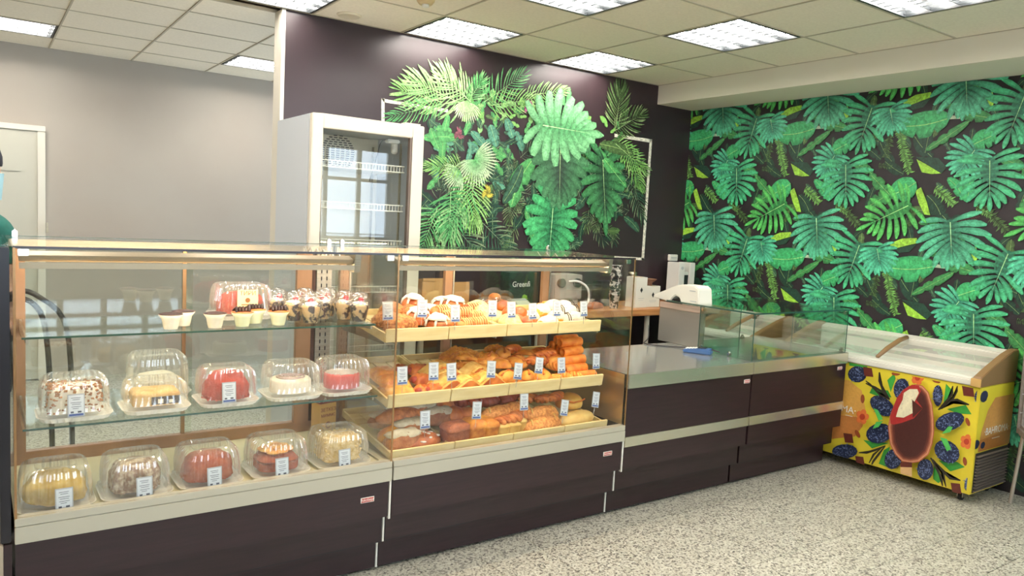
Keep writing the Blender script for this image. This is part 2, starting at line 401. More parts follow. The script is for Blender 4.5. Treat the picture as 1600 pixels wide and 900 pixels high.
MURAL=[('poly',[(-1.32,2.262),(-1.297,2.265),(-1.252,1.147),(-1.275,1.147)],'white'),
('poly',[(-1.32,2.262),(-.817,2.255),(-.816,2.233),(-1.3,2.24)],'white'),
('poly',[(.737,2.256),(1.167,2.254),(1.147,2.225),(.74,2.23)],'white'),
('poly',[(1.167,2.254),(1.138,2.246),(1.134,1.238),(1.165,1.233)],'white'),
('poly',[(.822,1.266),(1.163,1.255),(1.165,1.233),(.824,1.245)],'white'),
('pal',[(-.833,1.553),(-.526,1.268)],.16,'dkg',1),
('pal',[(-.597,1.565),(-.215,1.274)],.14,'dkg',1),
('pal',[(.942,1.958),(1.108,1.596)],.12,'dkg',1),
('mass',[(-.954,2.156),(-.246,1.771)],90,'mix'),
('mass',[(-.615,2.373),(.021,2.222)],60,'mixl'),
('mass',[(.329,2.305),(.79,2.05)],25,'olive'),
('ban',[(-.816,2.224),(-.85,1.897)],.07,'bgrn'),
('ban',[(-1.007,2.042),(-.746,2.07)],.08,'bgrn'),
('ban',[(-.952,2.113),(-.88,1.982)],.07,'bgrn'),
('ban',[(-.628,2.127),(-.486,2.006)],.07,'blue'),
('ban',[(-.469,2.19),(-.405,2.046)],.09,'blue'),
('ban',[(-.333,2.251),(-.268,2.12)],.08,'blue'),
('ban',[(-.623,2.038),(-.653,1.901)],.05,'blue'),
('ban',[(-.242,2.169),(-.175,2.036)],.07,'blue'),
('pal',[(-.87,2.296),(-1.174,2.331)],.15,'lime',0),
('pal',[(-.69,2.297),(-1.073,2.404)],.19,'palel',0),
('pal',[(-.639,2.326),(-.879,2.475)],.16,'palel',0),
('pal',[(-.87,2.283),(-1.251,2.155)],.1,'bgrn',0),
('fan',[(-.676,2.33),(-.669,2.198)],.17,'palel',0),
('pal',[(-.532,2.34),(-.21,2.576)],.13,'bgrn',0),
('pal',[(-.477,2.324),(-.083,2.422)],.12,'lime',0),
('pal',[(-.665,2.322),(-.557,2.493)],.1,'bgrn',0),
('pal',[(-.172,2.433),(.186,2.52)],.1,'lime',0),
('ban',[(.194,2.41),(.153,2.535)],.05,'bgrn'),
('ban',[(.225,2.414),(.234,2.546)],.05,'bgrn'),
('flower',[(-.132,2.355)],.07,'mag'),
('flower',[(-.727,2.094)],.06,'redd'),
('fan',[(-.591,1.937),(-.311,1.897)],.22,'bgrn',0),
('fan',[(-.58,1.929),(-.608,1.769)],.22,'bgrn',0),
('pal',[(-.612,1.836),(-.566,1.498)],.17,'lime',0),
('fan',[(-.703,1.838),(-.891,1.683)],.17,'bgrn',0),
('pal',[(-.773,1.69),(-.772,1.367)],.18,'bgrn',0),
('pal',[(-.607,1.746),(-.776,1.444)],.16,'bgrn',0),
('pal',[(-.875,1.573),(-.996,1.259)],.17,'bgrn',0),
('pal',[(-.694,1.875),(-.949,1.845)],.1,'lime',0),
('flower',[(-.468,1.705)],.07,'yelf'),
('ban',[(-.071,1.984),(-.249,1.629)],.16,'bgrn'),
('ban',[(-.168,1.928),(-.319,1.649)],.1,'dkg'),
('pal',[(.734,2.301),(.764,2.601)],.16,'olive',0),
('pal',[(.722,2.275),(1.008,2.437)],.14,'olive',0),
('pal',[(.744,2.175),(1.086,1.996)],.13,'lime',0),
('pal',[(.85,2.185),(1.061,1.861)],.12,'lime',0),
('mond',[(.617,2.035),(.701,1.447)],.27,'dmon',0),
('ban',[(.542,2.119),(.879,1.849)],.1,'bgrn'),
('ban',[(.573,2.157),(.928,2.115)],.1,'olive'),
('mond',[(.177,2.118),(.2,1.629)],.34,'dmon2',0),
('mond',[(.138,1.626),(.125,1.18)],.3,'bmon',0),
('ban',[(.025,1.278),(-.117,1.589)],.07,'bgrn'),
('mond',[(-.004,2.238),(.588,2.225)],.32,'lmon',0)]
FRONT=[('org',[(-.596,.562),(-.724,.577),(-.818,.528),(-.855,.412),(-.846,.297),(-.801,.217),(-.671,.169),(-.635,.155)]),
('org2',[(-.619,.322),(-.852,.355),(-.846,.297),(-.801,.217),(-.671,.169),(-.635,.155)]),
('lf',[(-.871,.523),(-.884,.559),(-.99,.565),(-1.016,.527),(-.946,.511)]),
('lf',[(-.979,.629),(-1.018,.68),(-1.031,.65),(-1.008,.558)]),
('lf',[(-1.329,.566),(-1.332,.68),(-1.38,.639),(-1.356,.583)]),
('lf',[(-1.352,.53),(-1.452,.579),(-1.489,.532),(-1.411,.518)]),
('lf',[(-.86,.21),(-.929,.218),(-1.028,.234),(-.922,.171)]),
('lf',[(-.976,.086),(-1.0,.182),(-1.036,.214),(-1.032,.08)]),
('lf',[(-1.315,.092),(-1.309,.206),(-1.373,.11),(-1.347,.076)]),
('lf',[(-1.334,.213),(-1.439,.234),(-1.483,.216),(-1.407,.167)]),
('lf',[(-.712,.7),(-.835,.706),(-.844,.68),(-.721,.673)]),
('lf',[(-1.514,.703),(-1.601,.731),(-1.587,.689)]),
('bry',[(-.842,.64),(-.838,.616),(-.822,.594),(-.798,.578),(-.77,.573),(-.743,.578),(-.723,.593),(-.714,.615),(-.718,.639),(-.735,.662),(-.759,.677),(-.788,.682),(-.814,.677),(-.833,.662)]),
('bry',[(-1.122,.596),(-1.115,.567),(-1.1,.543),(-1.08,.529),(-1.059,.528),(-1.041,.541),(-1.029,.563),(-1.027,.593),(-1.034,.622),(-1.049,.646),(-1.069,.659),(-1.09,.66),(-1.108,.647),(-1.119,.625)]),
('bry',[(-1.323,.606),(-1.323,.578),(-1.317,.555),(-1.308,.54),(-1.296,.537),(-1.284,.547),(-1.274,.567),(-1.268,.594),(-1.268,.622),(-1.274,.646),(-1.284,.66),(-1.296,.663),(-1.308,.653),(-1.317,.633)]),
('bry',[(-1.043,.429),(-1.024,.41),(-.994,.401),(-.958,.403),(-.924,.418),(-.898,.441),(-.886,.469),(-.89,.494),(-.91,.514),(-.941,.522),(-.977,.519),(-1.01,.504),(-1.035,.481),(-1.047,.454)]),
('bry',[(-1.049,.32),(-1.048,.291),(-1.032,.261),(-1.003,.235),(-.966,.218),(-.929,.214),(-.9,.224),(-.884,.247),(-.885,.276),(-.902,.307),(-.932,.334),(-.969,.35),(-1.006,.353),(-1.034,.342)]),
('bry',[(-.839,.13),(-.832,.108),(-.81,.085),(-.775,.065),(-.736,.054),(-.699,.052),(-.672,.062),(-.661,.08),(-.668,.104),(-.692,.127),(-.727,.146),(-.767,.157),(-.803,.158),(-.828,.148)]),
('bry',[(-1.126,.144),(-1.114,.116),(-1.095,.094),(-1.071,.082),(-1.048,.084),(-1.03,.098),(-1.021,.122),(-1.023,.152),(-1.035,.18),(-1.055,.203),(-1.079,.214),(-1.102,.212),(-1.119,.197),(-1.128,.173)]),
('bry',[(-1.322,.157),(-1.32,.128),(-1.309,.102),(-1.292,.084),(-1.271,.077),(-1.25,.084),(-1.235,.102),(-1.227,.129),(-1.229,.158),(-1.241,.184),(-1.259,.202),(-1.28,.208),(-1.3,.202),(-1.315,.183)]),
('bry',[(-1.462,.513),(-1.463,.489),(-1.449,.46),(-1.423,.432),(-1.39,.411),(-1.355,.401),(-1.326,.403),(-1.31,.419),(-1.309,.444),(-1.323,.473),(-1.35,.501),(-1.384,.522),(-1.419,.531),(-1.446,.528)]),
('bry',[(-1.456,.258),(-1.437,.235),(-1.409,.222),(-1.377,.221),(-1.347,.234),(-1.326,.257),(-1.317,.286),(-1.323,.316),(-1.342,.339),(-1.371,.352),(-1.403,.352),(-1.432,.339),(-1.453,.316),(-1.461,.287)]),
('bry',[(-1.592,.683),(-1.601,.662),(-1.601,.639),(-1.591,.617),(-1.575,.602),(-1.555,.596),(-1.534,.601),(-1.518,.615),(-1.509,.636),(-1.509,.66),(-1.519,.682),(-1.535,.697),(-1.556,.702),(-1.576,.698)]),
('bry',[(-1.551,.137),(-1.547,.118),(-1.54,.102),(-1.531,.093),(-1.521,.091),(-1.512,.098),(-1.507,.113),(-1.506,.131),(-1.509,.15),(-1.516,.166),(-1.526,.175),(-1.536,.176),(-1.544,.169),(-1.55,.155)]),
('lf2',[(-.93,.441),(-.958,.437),(-.997,.386),(-.971,.368)]),
('lf2',[(-.937,.309),(-.955,.358),(-.998,.375),(-.974,.33)]),
('lf2',[(-1.356,.386),(-1.389,.441),(-1.413,.442),(-1.402,.409)]),
('lf2',[(-1.348,.363),(-1.387,.364),(-1.417,.31),(-1.394,.293)]),
('pod',[(-1.03,.522),(-.99,.56),(-.931,.582),(-.865,.592),(-.863,.585),(-.925,.567),(-.982,.547),(-1.025,.516)]),
('pod',[(-1.031,.522),(-.985,.579),(-.959,.626),(-.95,.678),(-.942,.676),(-.944,.62),(-.972,.569),(-1.025,.516)]),
('pod',[(-1.029,.522),(-.969,.538),(-.896,.594),(-.864,.607),(-.861,.602),(-.889,.584),(-.963,.528),(-1.027,.516)]),
('pod',[(-1.326,.521),(-1.371,.581),(-1.396,.63),(-1.393,.682),(-1.387,.682),(-1.384,.632),(-1.36,.588),(-1.32,.525)]),
('pod',[(-1.325,.521),(-1.388,.589),(-1.42,.6),(-1.487,.589),(-1.489,.596),(-1.422,.614),(-1.38,.599),(-1.321,.525)]),
('pod',[(-1.343,.531),(-1.405,.611),(-1.421,.657),(-1.417,.688),(-1.413,.687),(-1.412,.658),(-1.398,.616),(-1.34,.534)]),
('pod',[(-1.027,.226),(-.963,.184),(-.911,.153),(-.862,.135),(-.862,.128),(-.915,.139),(-.97,.172),(-1.031,.22)]),
('pod',[(-1.026,.225),(-.985,.16),(-.956,.106),(-.95,.08),(-.957,.078),(-.969,.102),(-.998,.154),(-1.032,.222)]),
('pod',[(-1.007,.208),(-.954,.15),(-.933,.085),(-.939,.084),(-.963,.145),(-1.011,.205)]),
('pod',[(-1.305,.224),(-1.342,.17),(-1.376,.119),(-1.388,.078),(-1.394,.081),(-1.388,.128),(-1.353,.181),(-1.31,.229)]),
('pod',[(-1.305,.223),(-1.362,.175),(-1.426,.131),(-1.485,.14),(-1.486,.147),(-1.432,.145),(-1.371,.187),(-1.31,.23)]),
('pod',[(-1.321,.218),(-1.383,.163),(-1.408,.079),(-1.413,.082),(-1.391,.17),(-1.325,.223)]),
('choc',[(-.837,.692),(-.895,.696),(-.911,.639),(-.853,.634)]),
('choc',[(-1.437,.703),(-1.497,.708),(-1.513,.643),(-1.454,.638)]),
('choc',[(-.745,.231),(-.806,.24),(-.822,.183),(-.762,.173)]),
('choc',[(-1.522,.564),(-1.562,.568),(-1.573,.525),(-1.533,.52)]),
('choc',[(-.84,.103),(-.895,.113),(-.91,.06),(-.855,.05)]),
('choc',[(-1.434,.114),(-1.485,.124),(-1.499,.069),(-1.449,.059)]),
('flo',[(-1.225,.698),(-1.224,.689),(-1.22,.681),(-1.214,.676),(-1.206,.675),(-1.199,.677),(-1.194,.683),(-1.191,.691),(-1.192,.7),(-1.196,.708),(-1.202,.713),(-1.21,.714),(-1.217,.712),(-1.223,.706)]),
('flo',[(-1.212,.669),(-1.212,.66),(-1.207,.653),(-1.201,.647),(-1.193,.646),(-1.186,.648),(-1.181,.654),(-1.178,.662),(-1.179,.671),(-1.183,.679),(-1.19,.684),(-1.197,.686),(-1.204,.683),(-1.21,.677)]),
('flo',[(-1.187,.674),(-1.186,.665),(-1.182,.657),(-1.175,.652),(-1.168,.65),(-1.16,.653),(-1.155,.659),(-1.152,.667),(-1.153,.676),(-1.157,.684),(-1.164,.689),(-1.172,.69),(-1.179,.688),(-1.184,.682)]),
('flo',[(-1.184,.706),(-1.183,.697),(-1.179,.689),(-1.172,.684),(-1.165,.682),(-1.157,.685),(-1.152,.691),(-1.149,.699),(-1.15,.708),(-1.154,.716),(-1.161,.721),(-1.168,.722),(-1.176,.72),(-1.181,.714)]),
('flo',[(-1.207,.72),(-1.207,.711),(-1.203,.704),(-1.196,.698),(-1.188,.697),(-1.181,.699),(-1.176,.705),(-1.173,.714),(-1.174,.722),(-1.178,.73),(-1.185,.735),(-1.192,.737),(-1.2,.734),(-1.205,.728)]),
('flo2',[(-1.202,.693),(-1.201,.685),(-1.197,.677),(-1.191,.673),(-1.184,.671),(-1.177,.673),(-1.172,.679),(-1.17,.687),(-1.171,.695),(-1.175,.703),(-1.181,.707),(-1.188,.709),(-1.195,.707),(-1.2,.701)]),
('flo',[(-.908,.38),(-.907,.371),(-.903,.362),(-.896,.357),(-.887,.354),(-.879,.357),(-.873,.363),(-.87,.371),(-.871,.381),(-.876,.389),(-.883,.395),(-.892,.397),(-.9,.395),(-.906,.389)]),
('flo',[(-.894,.349),(-.893,.34),(-.888,.331),(-.881,.325),(-.873,.323),(-.864,.325),(-.858,.331),(-.856,.34),(-.857,.349),(-.861,.358),(-.869,.364),(-.877,.366),(-.885,.364),(-.891,.358)]),
('flo',[(-.865,.353),(-.864,.343),(-.86,.335),(-.852,.329),(-.844,.326),(-.835,.329),(-.829,.334),(-.827,.343),(-.828,.353),(-.832,.361),(-.84,.367),(-.848,.369),(-.856,.367),(-.863,.361)]),
('flo',[(-.862,.386),(-.861,.377),(-.856,.368),(-.849,.362),(-.84,.36),(-.832,.362),(-.826,.368),(-.823,.377),(-.824,.387),(-.829,.395),(-.836,.401),(-.845,.403),(-.853,.401),(-.859,.395)]),
('flo',[(-.889,.403),(-.888,.394),(-.883,.385),(-.876,.379),(-.867,.377),(-.859,.38),(-.853,.386),(-.85,.394),(-.851,.404),(-.856,.412),(-.863,.418),(-.872,.42),(-.88,.418),(-.886,.412)]),
('flo2',[(-.883,.374),(-.882,.365),(-.877,.357),(-.87,.351),(-.862,.349),(-.855,.351),(-.849,.357),(-.846,.365),(-.847,.374),(-.852,.383),(-.859,.388),(-.867,.39),(-.874,.388),(-.88,.382)]),
('flo',[(-1.532,.387),(-1.531,.379),(-1.528,.371),(-1.522,.366),(-1.515,.364),(-1.509,.366),(-1.504,.371),(-1.501,.379),(-1.502,.388),(-1.506,.395),(-1.512,.401),(-1.518,.402),(-1.525,.4),(-1.53,.395)]),
('flo',[(-1.521,.359),(-1.52,.351),(-1.516,.343),(-1.511,.338),(-1.504,.336),(-1.497,.338),(-1.492,.343),(-1.49,.351),(-1.491,.359),(-1.494,.367),(-1.5,.372),(-1.507,.374),(-1.514,.372),(-1.518,.367)]),
('flo',[(-1.498,.363),(-1.497,.354),(-1.493,.346),(-1.488,.341),(-1.481,.339),(-1.474,.341),(-1.469,.346),(-1.467,.354),(-1.467,.363),(-1.471,.37),(-1.477,.376),(-1.484,.378),(-1.49,.376),(-1.495,.37)]),
('flo',[(-1.495,.393),(-1.494,.384),(-1.49,.377),(-1.485,.371),(-1.478,.369),(-1.471,.371),(-1.466,.377),(-1.464,.384),(-1.465,.393),(-1.468,.401),(-1.474,.406),(-1.481,.408),(-1.488,.406),(-1.492,.4)]),
('flo',[(-1.516,.408),(-1.515,.399),(-1.512,.392),(-1.506,.387),(-1.499,.385),(-1.493,.387),(-1.488,.392),(-1.485,.4),(-1.486,.408),(-1.49,.416),(-1.496,.421),(-1.502,.423),(-1.509,.421),(-1.514,.416)]),
('flo2',[(-1.511,.382),(-1.511,.374),(-1.507,.366),(-1.502,.361),(-1.495,.36),(-1.489,.362),(-1.485,.367),(-1.482,.374),(-1.483,.382),(-1.487,.389),(-1.492,.394),(-1.498,.396),(-1.505,.394),(-1.509,.389)]),
('nut',[(-1.082,.695),(-1.08,.689),(-1.073,.683),(-1.062,.678),(-1.05,.676),(-1.038,.676),(-1.03,.679),(-1.027,.684),(-1.029,.69),(-1.037,.696),(-1.047,.701),(-1.06,.703),(-1.071,.703),(-1.079,.7)]),
('nut',[(-1.321,.689),(-1.317,.684),(-1.31,.681),(-1.299,.681),(-1.288,.682),(-1.279,.686),(-1.273,.692),(-1.272,.698),(-1.276,.703),(-1.283,.706),(-1.294,.706),(-1.305,.704),(-1.314,.7),(-1.32,.695)]),
('nut',[(-.862,.231),(-.855,.228),(-.847,.231),(-.837,.237),(-.83,.247),(-.825,.257),(-.824,.266),(-.827,.273),(-.834,.275),(-.843,.272),(-.852,.266),(-.859,.256),(-.864,.246),(-.865,.237)]),
('nut',[(-1.503,.471),(-1.498,.47),(-1.492,.474),(-1.486,.482),(-1.481,.491),(-1.479,.502),(-1.479,.51),(-1.483,.515),(-1.488,.516),(-1.494,.512),(-1.5,.504),(-1.505,.494),(-1.507,.484),(-1.507,.476)]),
('nut',[(-1.506,.238),(-1.501,.238),(-1.496,.243),(-1.491,.252),(-1.488,.262),(-1.488,.273),(-1.489,.282),(-1.493,.286),(-1.499,.286),(-1.504,.281),(-1.509,.273),(-1.512,.262),(-1.512,.251),(-1.51,.243)]),
('nut',[(-.86,.457),(-.853,.459),(-.848,.466),(-.844,.477),(-.843,.489),(-.844,.502),(-.848,.511),(-.854,.515),(-.86,.513),(-.866,.506),(-.869,.495),(-.871,.483),(-.869,.471),(-.865,.462)]),
('barb',[(-1.037,.346),(-1.043,.424),(-1.068,.517),(-1.102,.589),(-1.14,.63),(-1.18,.649),(-1.221,.649),(-1.259,.618),(-1.289,.546),(-1.305,.467),(-1.315,.386),(-1.312,.312),(-1.296,.244),(-1.246,.184),(-1.196,.16),(-1.144,.157),(-1.098,.188),(-1.06,.243)]),
('bard',[(-1.06,.352),(-1.091,.376),(-1.181,.426),(-1.258,.476),(-1.275,.407),(-1.278,.324),(-1.259,.255),(-1.218,.201),(-1.163,.179),(-1.119,.194),(-1.081,.248)]),
('rim',[(-1.051,.372),(-1.045,.419),(-1.075,.54),(-1.111,.602),(-1.16,.642),(-1.201,.644),(-1.216,.614),(-1.194,.556),(-1.236,.513),(-1.19,.439),(-1.121,.395),(-1.075,.372)]),
('crm',[(-1.081,.422),(-1.091,.479),(-1.112,.538),(-1.115,.582),(-1.147,.612),(-1.193,.622),(-1.205,.601),(-1.185,.544),(-1.186,.475),(-1.128,.429)]),
('bch',[(-1.169,.551),(-1.236,.513),(-1.184,.442)]),
('stk',[(-1.139,.121),(-1.208,.142),(-1.214,.082),(-1.143,.081)]),
('choc',[(-1.136,.153),(-1.206,.17),(-1.209,.139),(-1.139,.121)])]
# ================================================================ printed murals (flat print, colour only)
M_print = bpy.data.materials.new('mural_print'); M_print.use_nodes = True
_nt = M_print.node_tree; _vc = _nt.nodes.new('ShaderNodeVertexColor'); _vc.layer_name = 'print'
_ge = _nt.nodes.new('ShaderNodeNewGeometry'); _mp = _nt.nodes.new('ShaderNodeMapping'); _mp.inputs['Scale'].default_value = (1, 1, 1); _nt.links.new(_ge.outputs['Position'], _mp.inputs[0])
_no = _nt.nodes.new('ShaderNodeTexNoise'); _no.inputs['Scale'].default_value = 38; _no.inputs['Detail'].default_value = 5; _no.inputs['Distortion'].default_value = 1.2; _nt.links.new(_mp.outputs[0], _no.inputs['Vector'])
_mr = _nt.nodes.new('ShaderNodeMapRange'); _mr.inputs[1].default_value = .3; _mr.inputs[2].default_value = .7; _mr.inputs[3].default_value = .62; _mr.inputs[4].default_value = 1.42; _nt.links.new(_no.outputs['Fac'], _mr.inputs[0])
_vm = _nt.nodes.new('ShaderNodeVectorMath'); _vm.operation = 'SCALE'; _nt.links.new(_vc.outputs[0], _vm.inputs[0]); _nt.links.new(_mr.outputs[0], _vm.inputs['Scale'])
_nt.links.new(_vm.outputs[0], _nt.nodes['Principled BSDF'].inputs['Base Color']); _nt.nodes['Principled BSDF'].inputs['Roughness'].default_value = .42
def mixc(a, b, t): return tuple(a[i] * (1 - t) + b[i] * t for i in range(3)) + (1.0,)
def mulc(a, k): return tuple(min(1, a[i] * k) for i in range(3)) + (1.0,)
PAL = {'dk': '1f4032', 'mid': '3d8a4c', 'grn': '40ad6a', 'teal': '52b088', 'yel': '93c440', 'lime': '74ab56', 'olive': '4d6a3c', 'red': '5f3638', 'pale': 'a9b89c',
       'mon': '45ac78', 'tealb': '50b68e', 'mong': '56b65a', 'bgrn': '4f9a58', 'dkg': '365a45', 'blue': '4f8a72', 'palel': '7cab68', 'dmon': '3f7d4c', 'dmon2': '44754f',
       'bmon': '45a264', 'lmon': '74b27c', 'white': 'd6d0bf', 'mag': '9c4d78', 'redd': '7a4350', 'yelf': 'b0a63e'}
PALD = {'mon': '2a6a52', 'teal': '2b6650', 'tealb': '2f7a62', 'mong': '2f7d42', 'dmon': '26402f', 'dmon2': '2e3a33', 'bmon': '23603f', 'lmon': '4a8a58', 'grn': '2c8250', 'palel': '5e8a50'}
class Print:
    def __init__(s, fmap, seed=1): s.v = []; s.c = []; s.f = []; s.h = .0006; s.M = fmap; s.r = random.Random(seed)
    def up(s, d=.00012): s.h += d
    def strip(s, rows):
        """rows: list of [(u,v,color)...] equal lengths"""
        o = len(s.v); n = len(rows[0])
        for r in rows:
            for u, v, c in r: s.v.append(s.M(u, v, s.h)); s.c.append(c)
        for i in range(len(rows) - 1):
            for k in range(n - 1): s.f.append((o+i*n+k, o+i*n+k+1, o+(i+1)*n+k+1, o+(i+1)*n+k))
    def poly(s, pts, c):
        o = len(s.v); s.v += [s.M(u, v, s.h) for u, v in pts]; s.c += [c] * len(pts); s.f.append(tuple(range(o, o + len(pts)))); s.up()
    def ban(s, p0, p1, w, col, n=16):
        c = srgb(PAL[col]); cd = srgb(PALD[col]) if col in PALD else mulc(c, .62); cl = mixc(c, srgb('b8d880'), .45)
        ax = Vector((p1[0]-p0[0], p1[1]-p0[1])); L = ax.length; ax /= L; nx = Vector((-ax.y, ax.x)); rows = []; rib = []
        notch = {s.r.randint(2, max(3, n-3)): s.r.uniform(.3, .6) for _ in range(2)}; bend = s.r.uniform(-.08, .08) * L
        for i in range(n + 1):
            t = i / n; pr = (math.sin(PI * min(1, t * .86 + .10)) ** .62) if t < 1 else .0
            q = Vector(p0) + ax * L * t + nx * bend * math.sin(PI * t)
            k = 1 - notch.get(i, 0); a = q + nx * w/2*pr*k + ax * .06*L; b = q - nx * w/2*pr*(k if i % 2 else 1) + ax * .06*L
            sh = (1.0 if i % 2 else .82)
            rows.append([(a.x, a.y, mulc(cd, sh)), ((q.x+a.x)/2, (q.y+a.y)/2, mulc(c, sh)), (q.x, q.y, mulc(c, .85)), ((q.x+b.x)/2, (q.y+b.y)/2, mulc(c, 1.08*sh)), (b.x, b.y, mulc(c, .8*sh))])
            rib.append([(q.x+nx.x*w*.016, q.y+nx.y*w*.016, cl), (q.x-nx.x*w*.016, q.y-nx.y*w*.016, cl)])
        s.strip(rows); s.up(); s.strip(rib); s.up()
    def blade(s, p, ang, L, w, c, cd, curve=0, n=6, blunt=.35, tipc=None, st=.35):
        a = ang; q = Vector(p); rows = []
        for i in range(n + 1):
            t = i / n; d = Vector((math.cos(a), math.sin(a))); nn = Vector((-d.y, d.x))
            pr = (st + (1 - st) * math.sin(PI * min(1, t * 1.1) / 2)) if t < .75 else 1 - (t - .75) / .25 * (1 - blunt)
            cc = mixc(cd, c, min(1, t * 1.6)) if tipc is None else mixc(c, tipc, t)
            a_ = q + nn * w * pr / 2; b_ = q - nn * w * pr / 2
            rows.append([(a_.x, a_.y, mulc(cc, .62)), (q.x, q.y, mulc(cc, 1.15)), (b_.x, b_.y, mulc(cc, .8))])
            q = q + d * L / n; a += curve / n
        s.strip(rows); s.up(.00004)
    def mon(s, p0, p1, hw, col, drop=0, lobes=7, fill=.80, st=.62):
        c = srgb(PAL[col]); cd = srgb(PALD.get(col, PAL[col])); ax = Vector((p1[0]-p0[0], p1[1]-p0[1])); L = ax.length; ax /= L; base = math.atan2(ax.y, ax.x)
        cl = mixc(c, srgb('c8e6a0'), .5)
        s.poly([(p0[0] + (ax.x*math.cos(g)*.30*L + .0) + -ax.y*math.sin(g)*hw*.30 + ax.x*.22*L, p0[1] + ax.y*math.cos(g)*.30*L + ax.x*math.sin(g)*hw*.30 + ax.y*.22*L) for g in [k*2*PI/14 for k in range(14)]], mulc(cd, .9))
        for side in (1, -1):
            for k in range(lobes):
                t = k / lobes; q = Vector(p0) + ax * L * (t * (.72 if st > .5 else .86))
                an = base + side * (math.radians((150 - 128 * t ** .8) if st > .5 else (122 - 92 * t)) + s.r.uniform(-.06, .06))
                ll = (hw * (.80 + .42 * math.sin(PI * min(1, t + .18)))) * s.r.uniform(.92, 1.06) * (1 if t < .75 else .9)
                if drop: an = base + side * math.radians(112 - 98 * t)
                s.blade(q, an, ll, hw * 2 * PI * .5 / lobes * .50 * fill * 1.9 * (.8 if k in (0, lobes-1) else 1), mulc(c, s.r.uniform(.85, 1.12)), cd, curve=-side * s.r.uniform(.35, .7), blunt=.5 if st > .5 else .3, st=st)
        s.blade(Vector(p0) + ax * L * (.62 if st > .5 else .8), base, L * .42, hw * (.3 if st > .5 else .2), c, cd, blunt=.15)
        n_ = Vector((-ax.y, ax.x)) * hw * .018; a, b = Vector(p0), Vector(p0) + ax * L * .92
        s.poly([(a.x+n_.x, a.y+n_.y), (b.x, b.y), (a.x-n_.x, a.y-n_.y)], cl)
    def pal(s, p0, p1, ll, col, n=13, droop=.5):
        c = srgb(PAL[col]); cd = mulc(c, .55); ct = mixc(c, srgb('c9d6a0'), .35); ax = Vector((p1[0]-p0[0], p1[1]-p0[1])); L = ax.length; ax /= L; base = math.atan2(ax.y, ax.x)
        for k in range(n):
            t = (k + .5) / n; q = Vector(p0) + ax * L * t
            for side in (1, -1):
                an = base + side * math.radians(74 - 50 * t + s.r.uniform(-6, 6)); l2 = ll * (.55 + .5 * math.sin(PI * (t * .8 + .15))) * s.r.uniform(.85, 1.1)
                s.blade(q, an, l2, ll * .075, mulc(c, s.r.uniform(.75, 1.2)), cd, curve=-side * s.r.uniform(.2, .6), n=4, blunt=.05, tipc=ct if s.r.random() < .5 else c)
        s.blade(p1, base, ll * .6, ll * .06, c, cd, n=4, blunt=.05)
        n_ = Vector((-ax.y, ax.x)) * ll * .016; a, b = Vector(p0), Vector(p1); s.poly([(a.x+n_.x, a.y+n_.y), (b.x, b.y), (a.x-n_.x, a.y-n_.y)], ct)
    def fan(s, p0, p1, ll, col, n=17):
        c = srgb(PAL[col]); base = math.atan2(p1[1]-p0[1], p1[0]-p0[0]); ct = mixc(c, srgb('e6e3c8'), .6)
        for k in range(n):
            g = (k / (n-1) - .5) * 2.9
            s.blade(p0, base + g * .9, ll * (1 - .12 * abs(g)) * s.r.uniform(.88, 1.05), ll * .07, c, mulc(c, .7), curve=-g * .45, n=5, blunt=.05, tipc=ct)
    def strand(s, pts, w, col):
        c = srgb(PAL[col])
        for a, b in zip(pts[:-1], pts[1:]):
            a, b = Vector(a), Vector(b); L = (b - a).length; ax = (b - a) / L; base = math.atan2(ax.y, ax.x); n = max(4, int(L / .009))
            for k in range(n):
                q = a + (b - a) * (k / n)
                for side in (1, -1):
                    s.blade(q, base + side * s.r.uniform(.9, 1.5), w * s.r.uniform(.4, .9), w * .22, mulc(c, s.r.uniform(.6, 1.35)), mulc(c, .6), n=2, blunt=.1)
    def build(s, name, parent, mats, clip=()):
        me = bpy.data.meshes.new(name); me.from_pydata(s.v, [], s.f); me.materials.append(mats)
        at = me.color_attributes.new('print', 'FLOAT_COLOR', 'POINT'); at.data.foreach_set('color', [x for c in s.c for x in c])
        if clip:
            bm = bmesh.new(); bm.from_mesh(me)
            for co, no in clip:
                bmesh.ops.bisect_plane(bm, geom=bm.verts[:] + bm.edges[:] + bm.faces[:], plane_co=co, plane_no=no, clear_outer=True)
            bm.to_mesh(me); bm.free()
        o = link(name, me, parent); return o

# --- wallpaper on the right wall: one repeat = .95 x .965 m
PS, PZ = .95, .965
pw = Print(lambda u, v, h: WR(u, -h) + (v,), 3)
def wallpaper_repeat(ds, dz, seed):
    pw.r = random.Random(seed); pw.h = .0006
    for _ in range(26):
        pw.h = .0006 + .0018 * pw.r.random()
        u, v, g = .9 + pw.r.uniform(0, PS) + ds, 1.45 + pw.r.uniform(0, PZ) + dz, pw.r.uniform(0, 6.28); L = pw.r.uniform(.10, .2); q = pw.r.choice(['dk', 'dk', 'olive', 'mid', 'dkg'])
        if -.3 < u < 5.9: pw.ban((u, v), (u + L*math.cos(g), v + L*math.sin(g)), L*.36, q, n=8); k0 = len(pw.c)
    for n_, it in enumerate(TILE):
        pw.h = .0028 + n_ * .00022
        k, pts = it[0], [(a + ds, b + dz) for a, b in it[1]]
        if max(a for a, b in pts) < -.3 or min(a for a, b in pts) > 5.9: continue
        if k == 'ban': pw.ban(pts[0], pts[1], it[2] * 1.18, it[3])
        elif k == 'mon': pw.mon(pts[0], pts[1], it[2] * 1.0, it[3], it[4], lobes=8, fill=.66, st=.35)
        elif k == 'str': pw.strand(pts, it[2] * 1.5, it[3])
        else: pw.poly(pts, srgb(PAL[it[2]]))
for a in range(-3, 6):
    for b in range(-2, 2): wallpaper_repeat(a * PS, b * PZ, 5)
cor = WR(0)
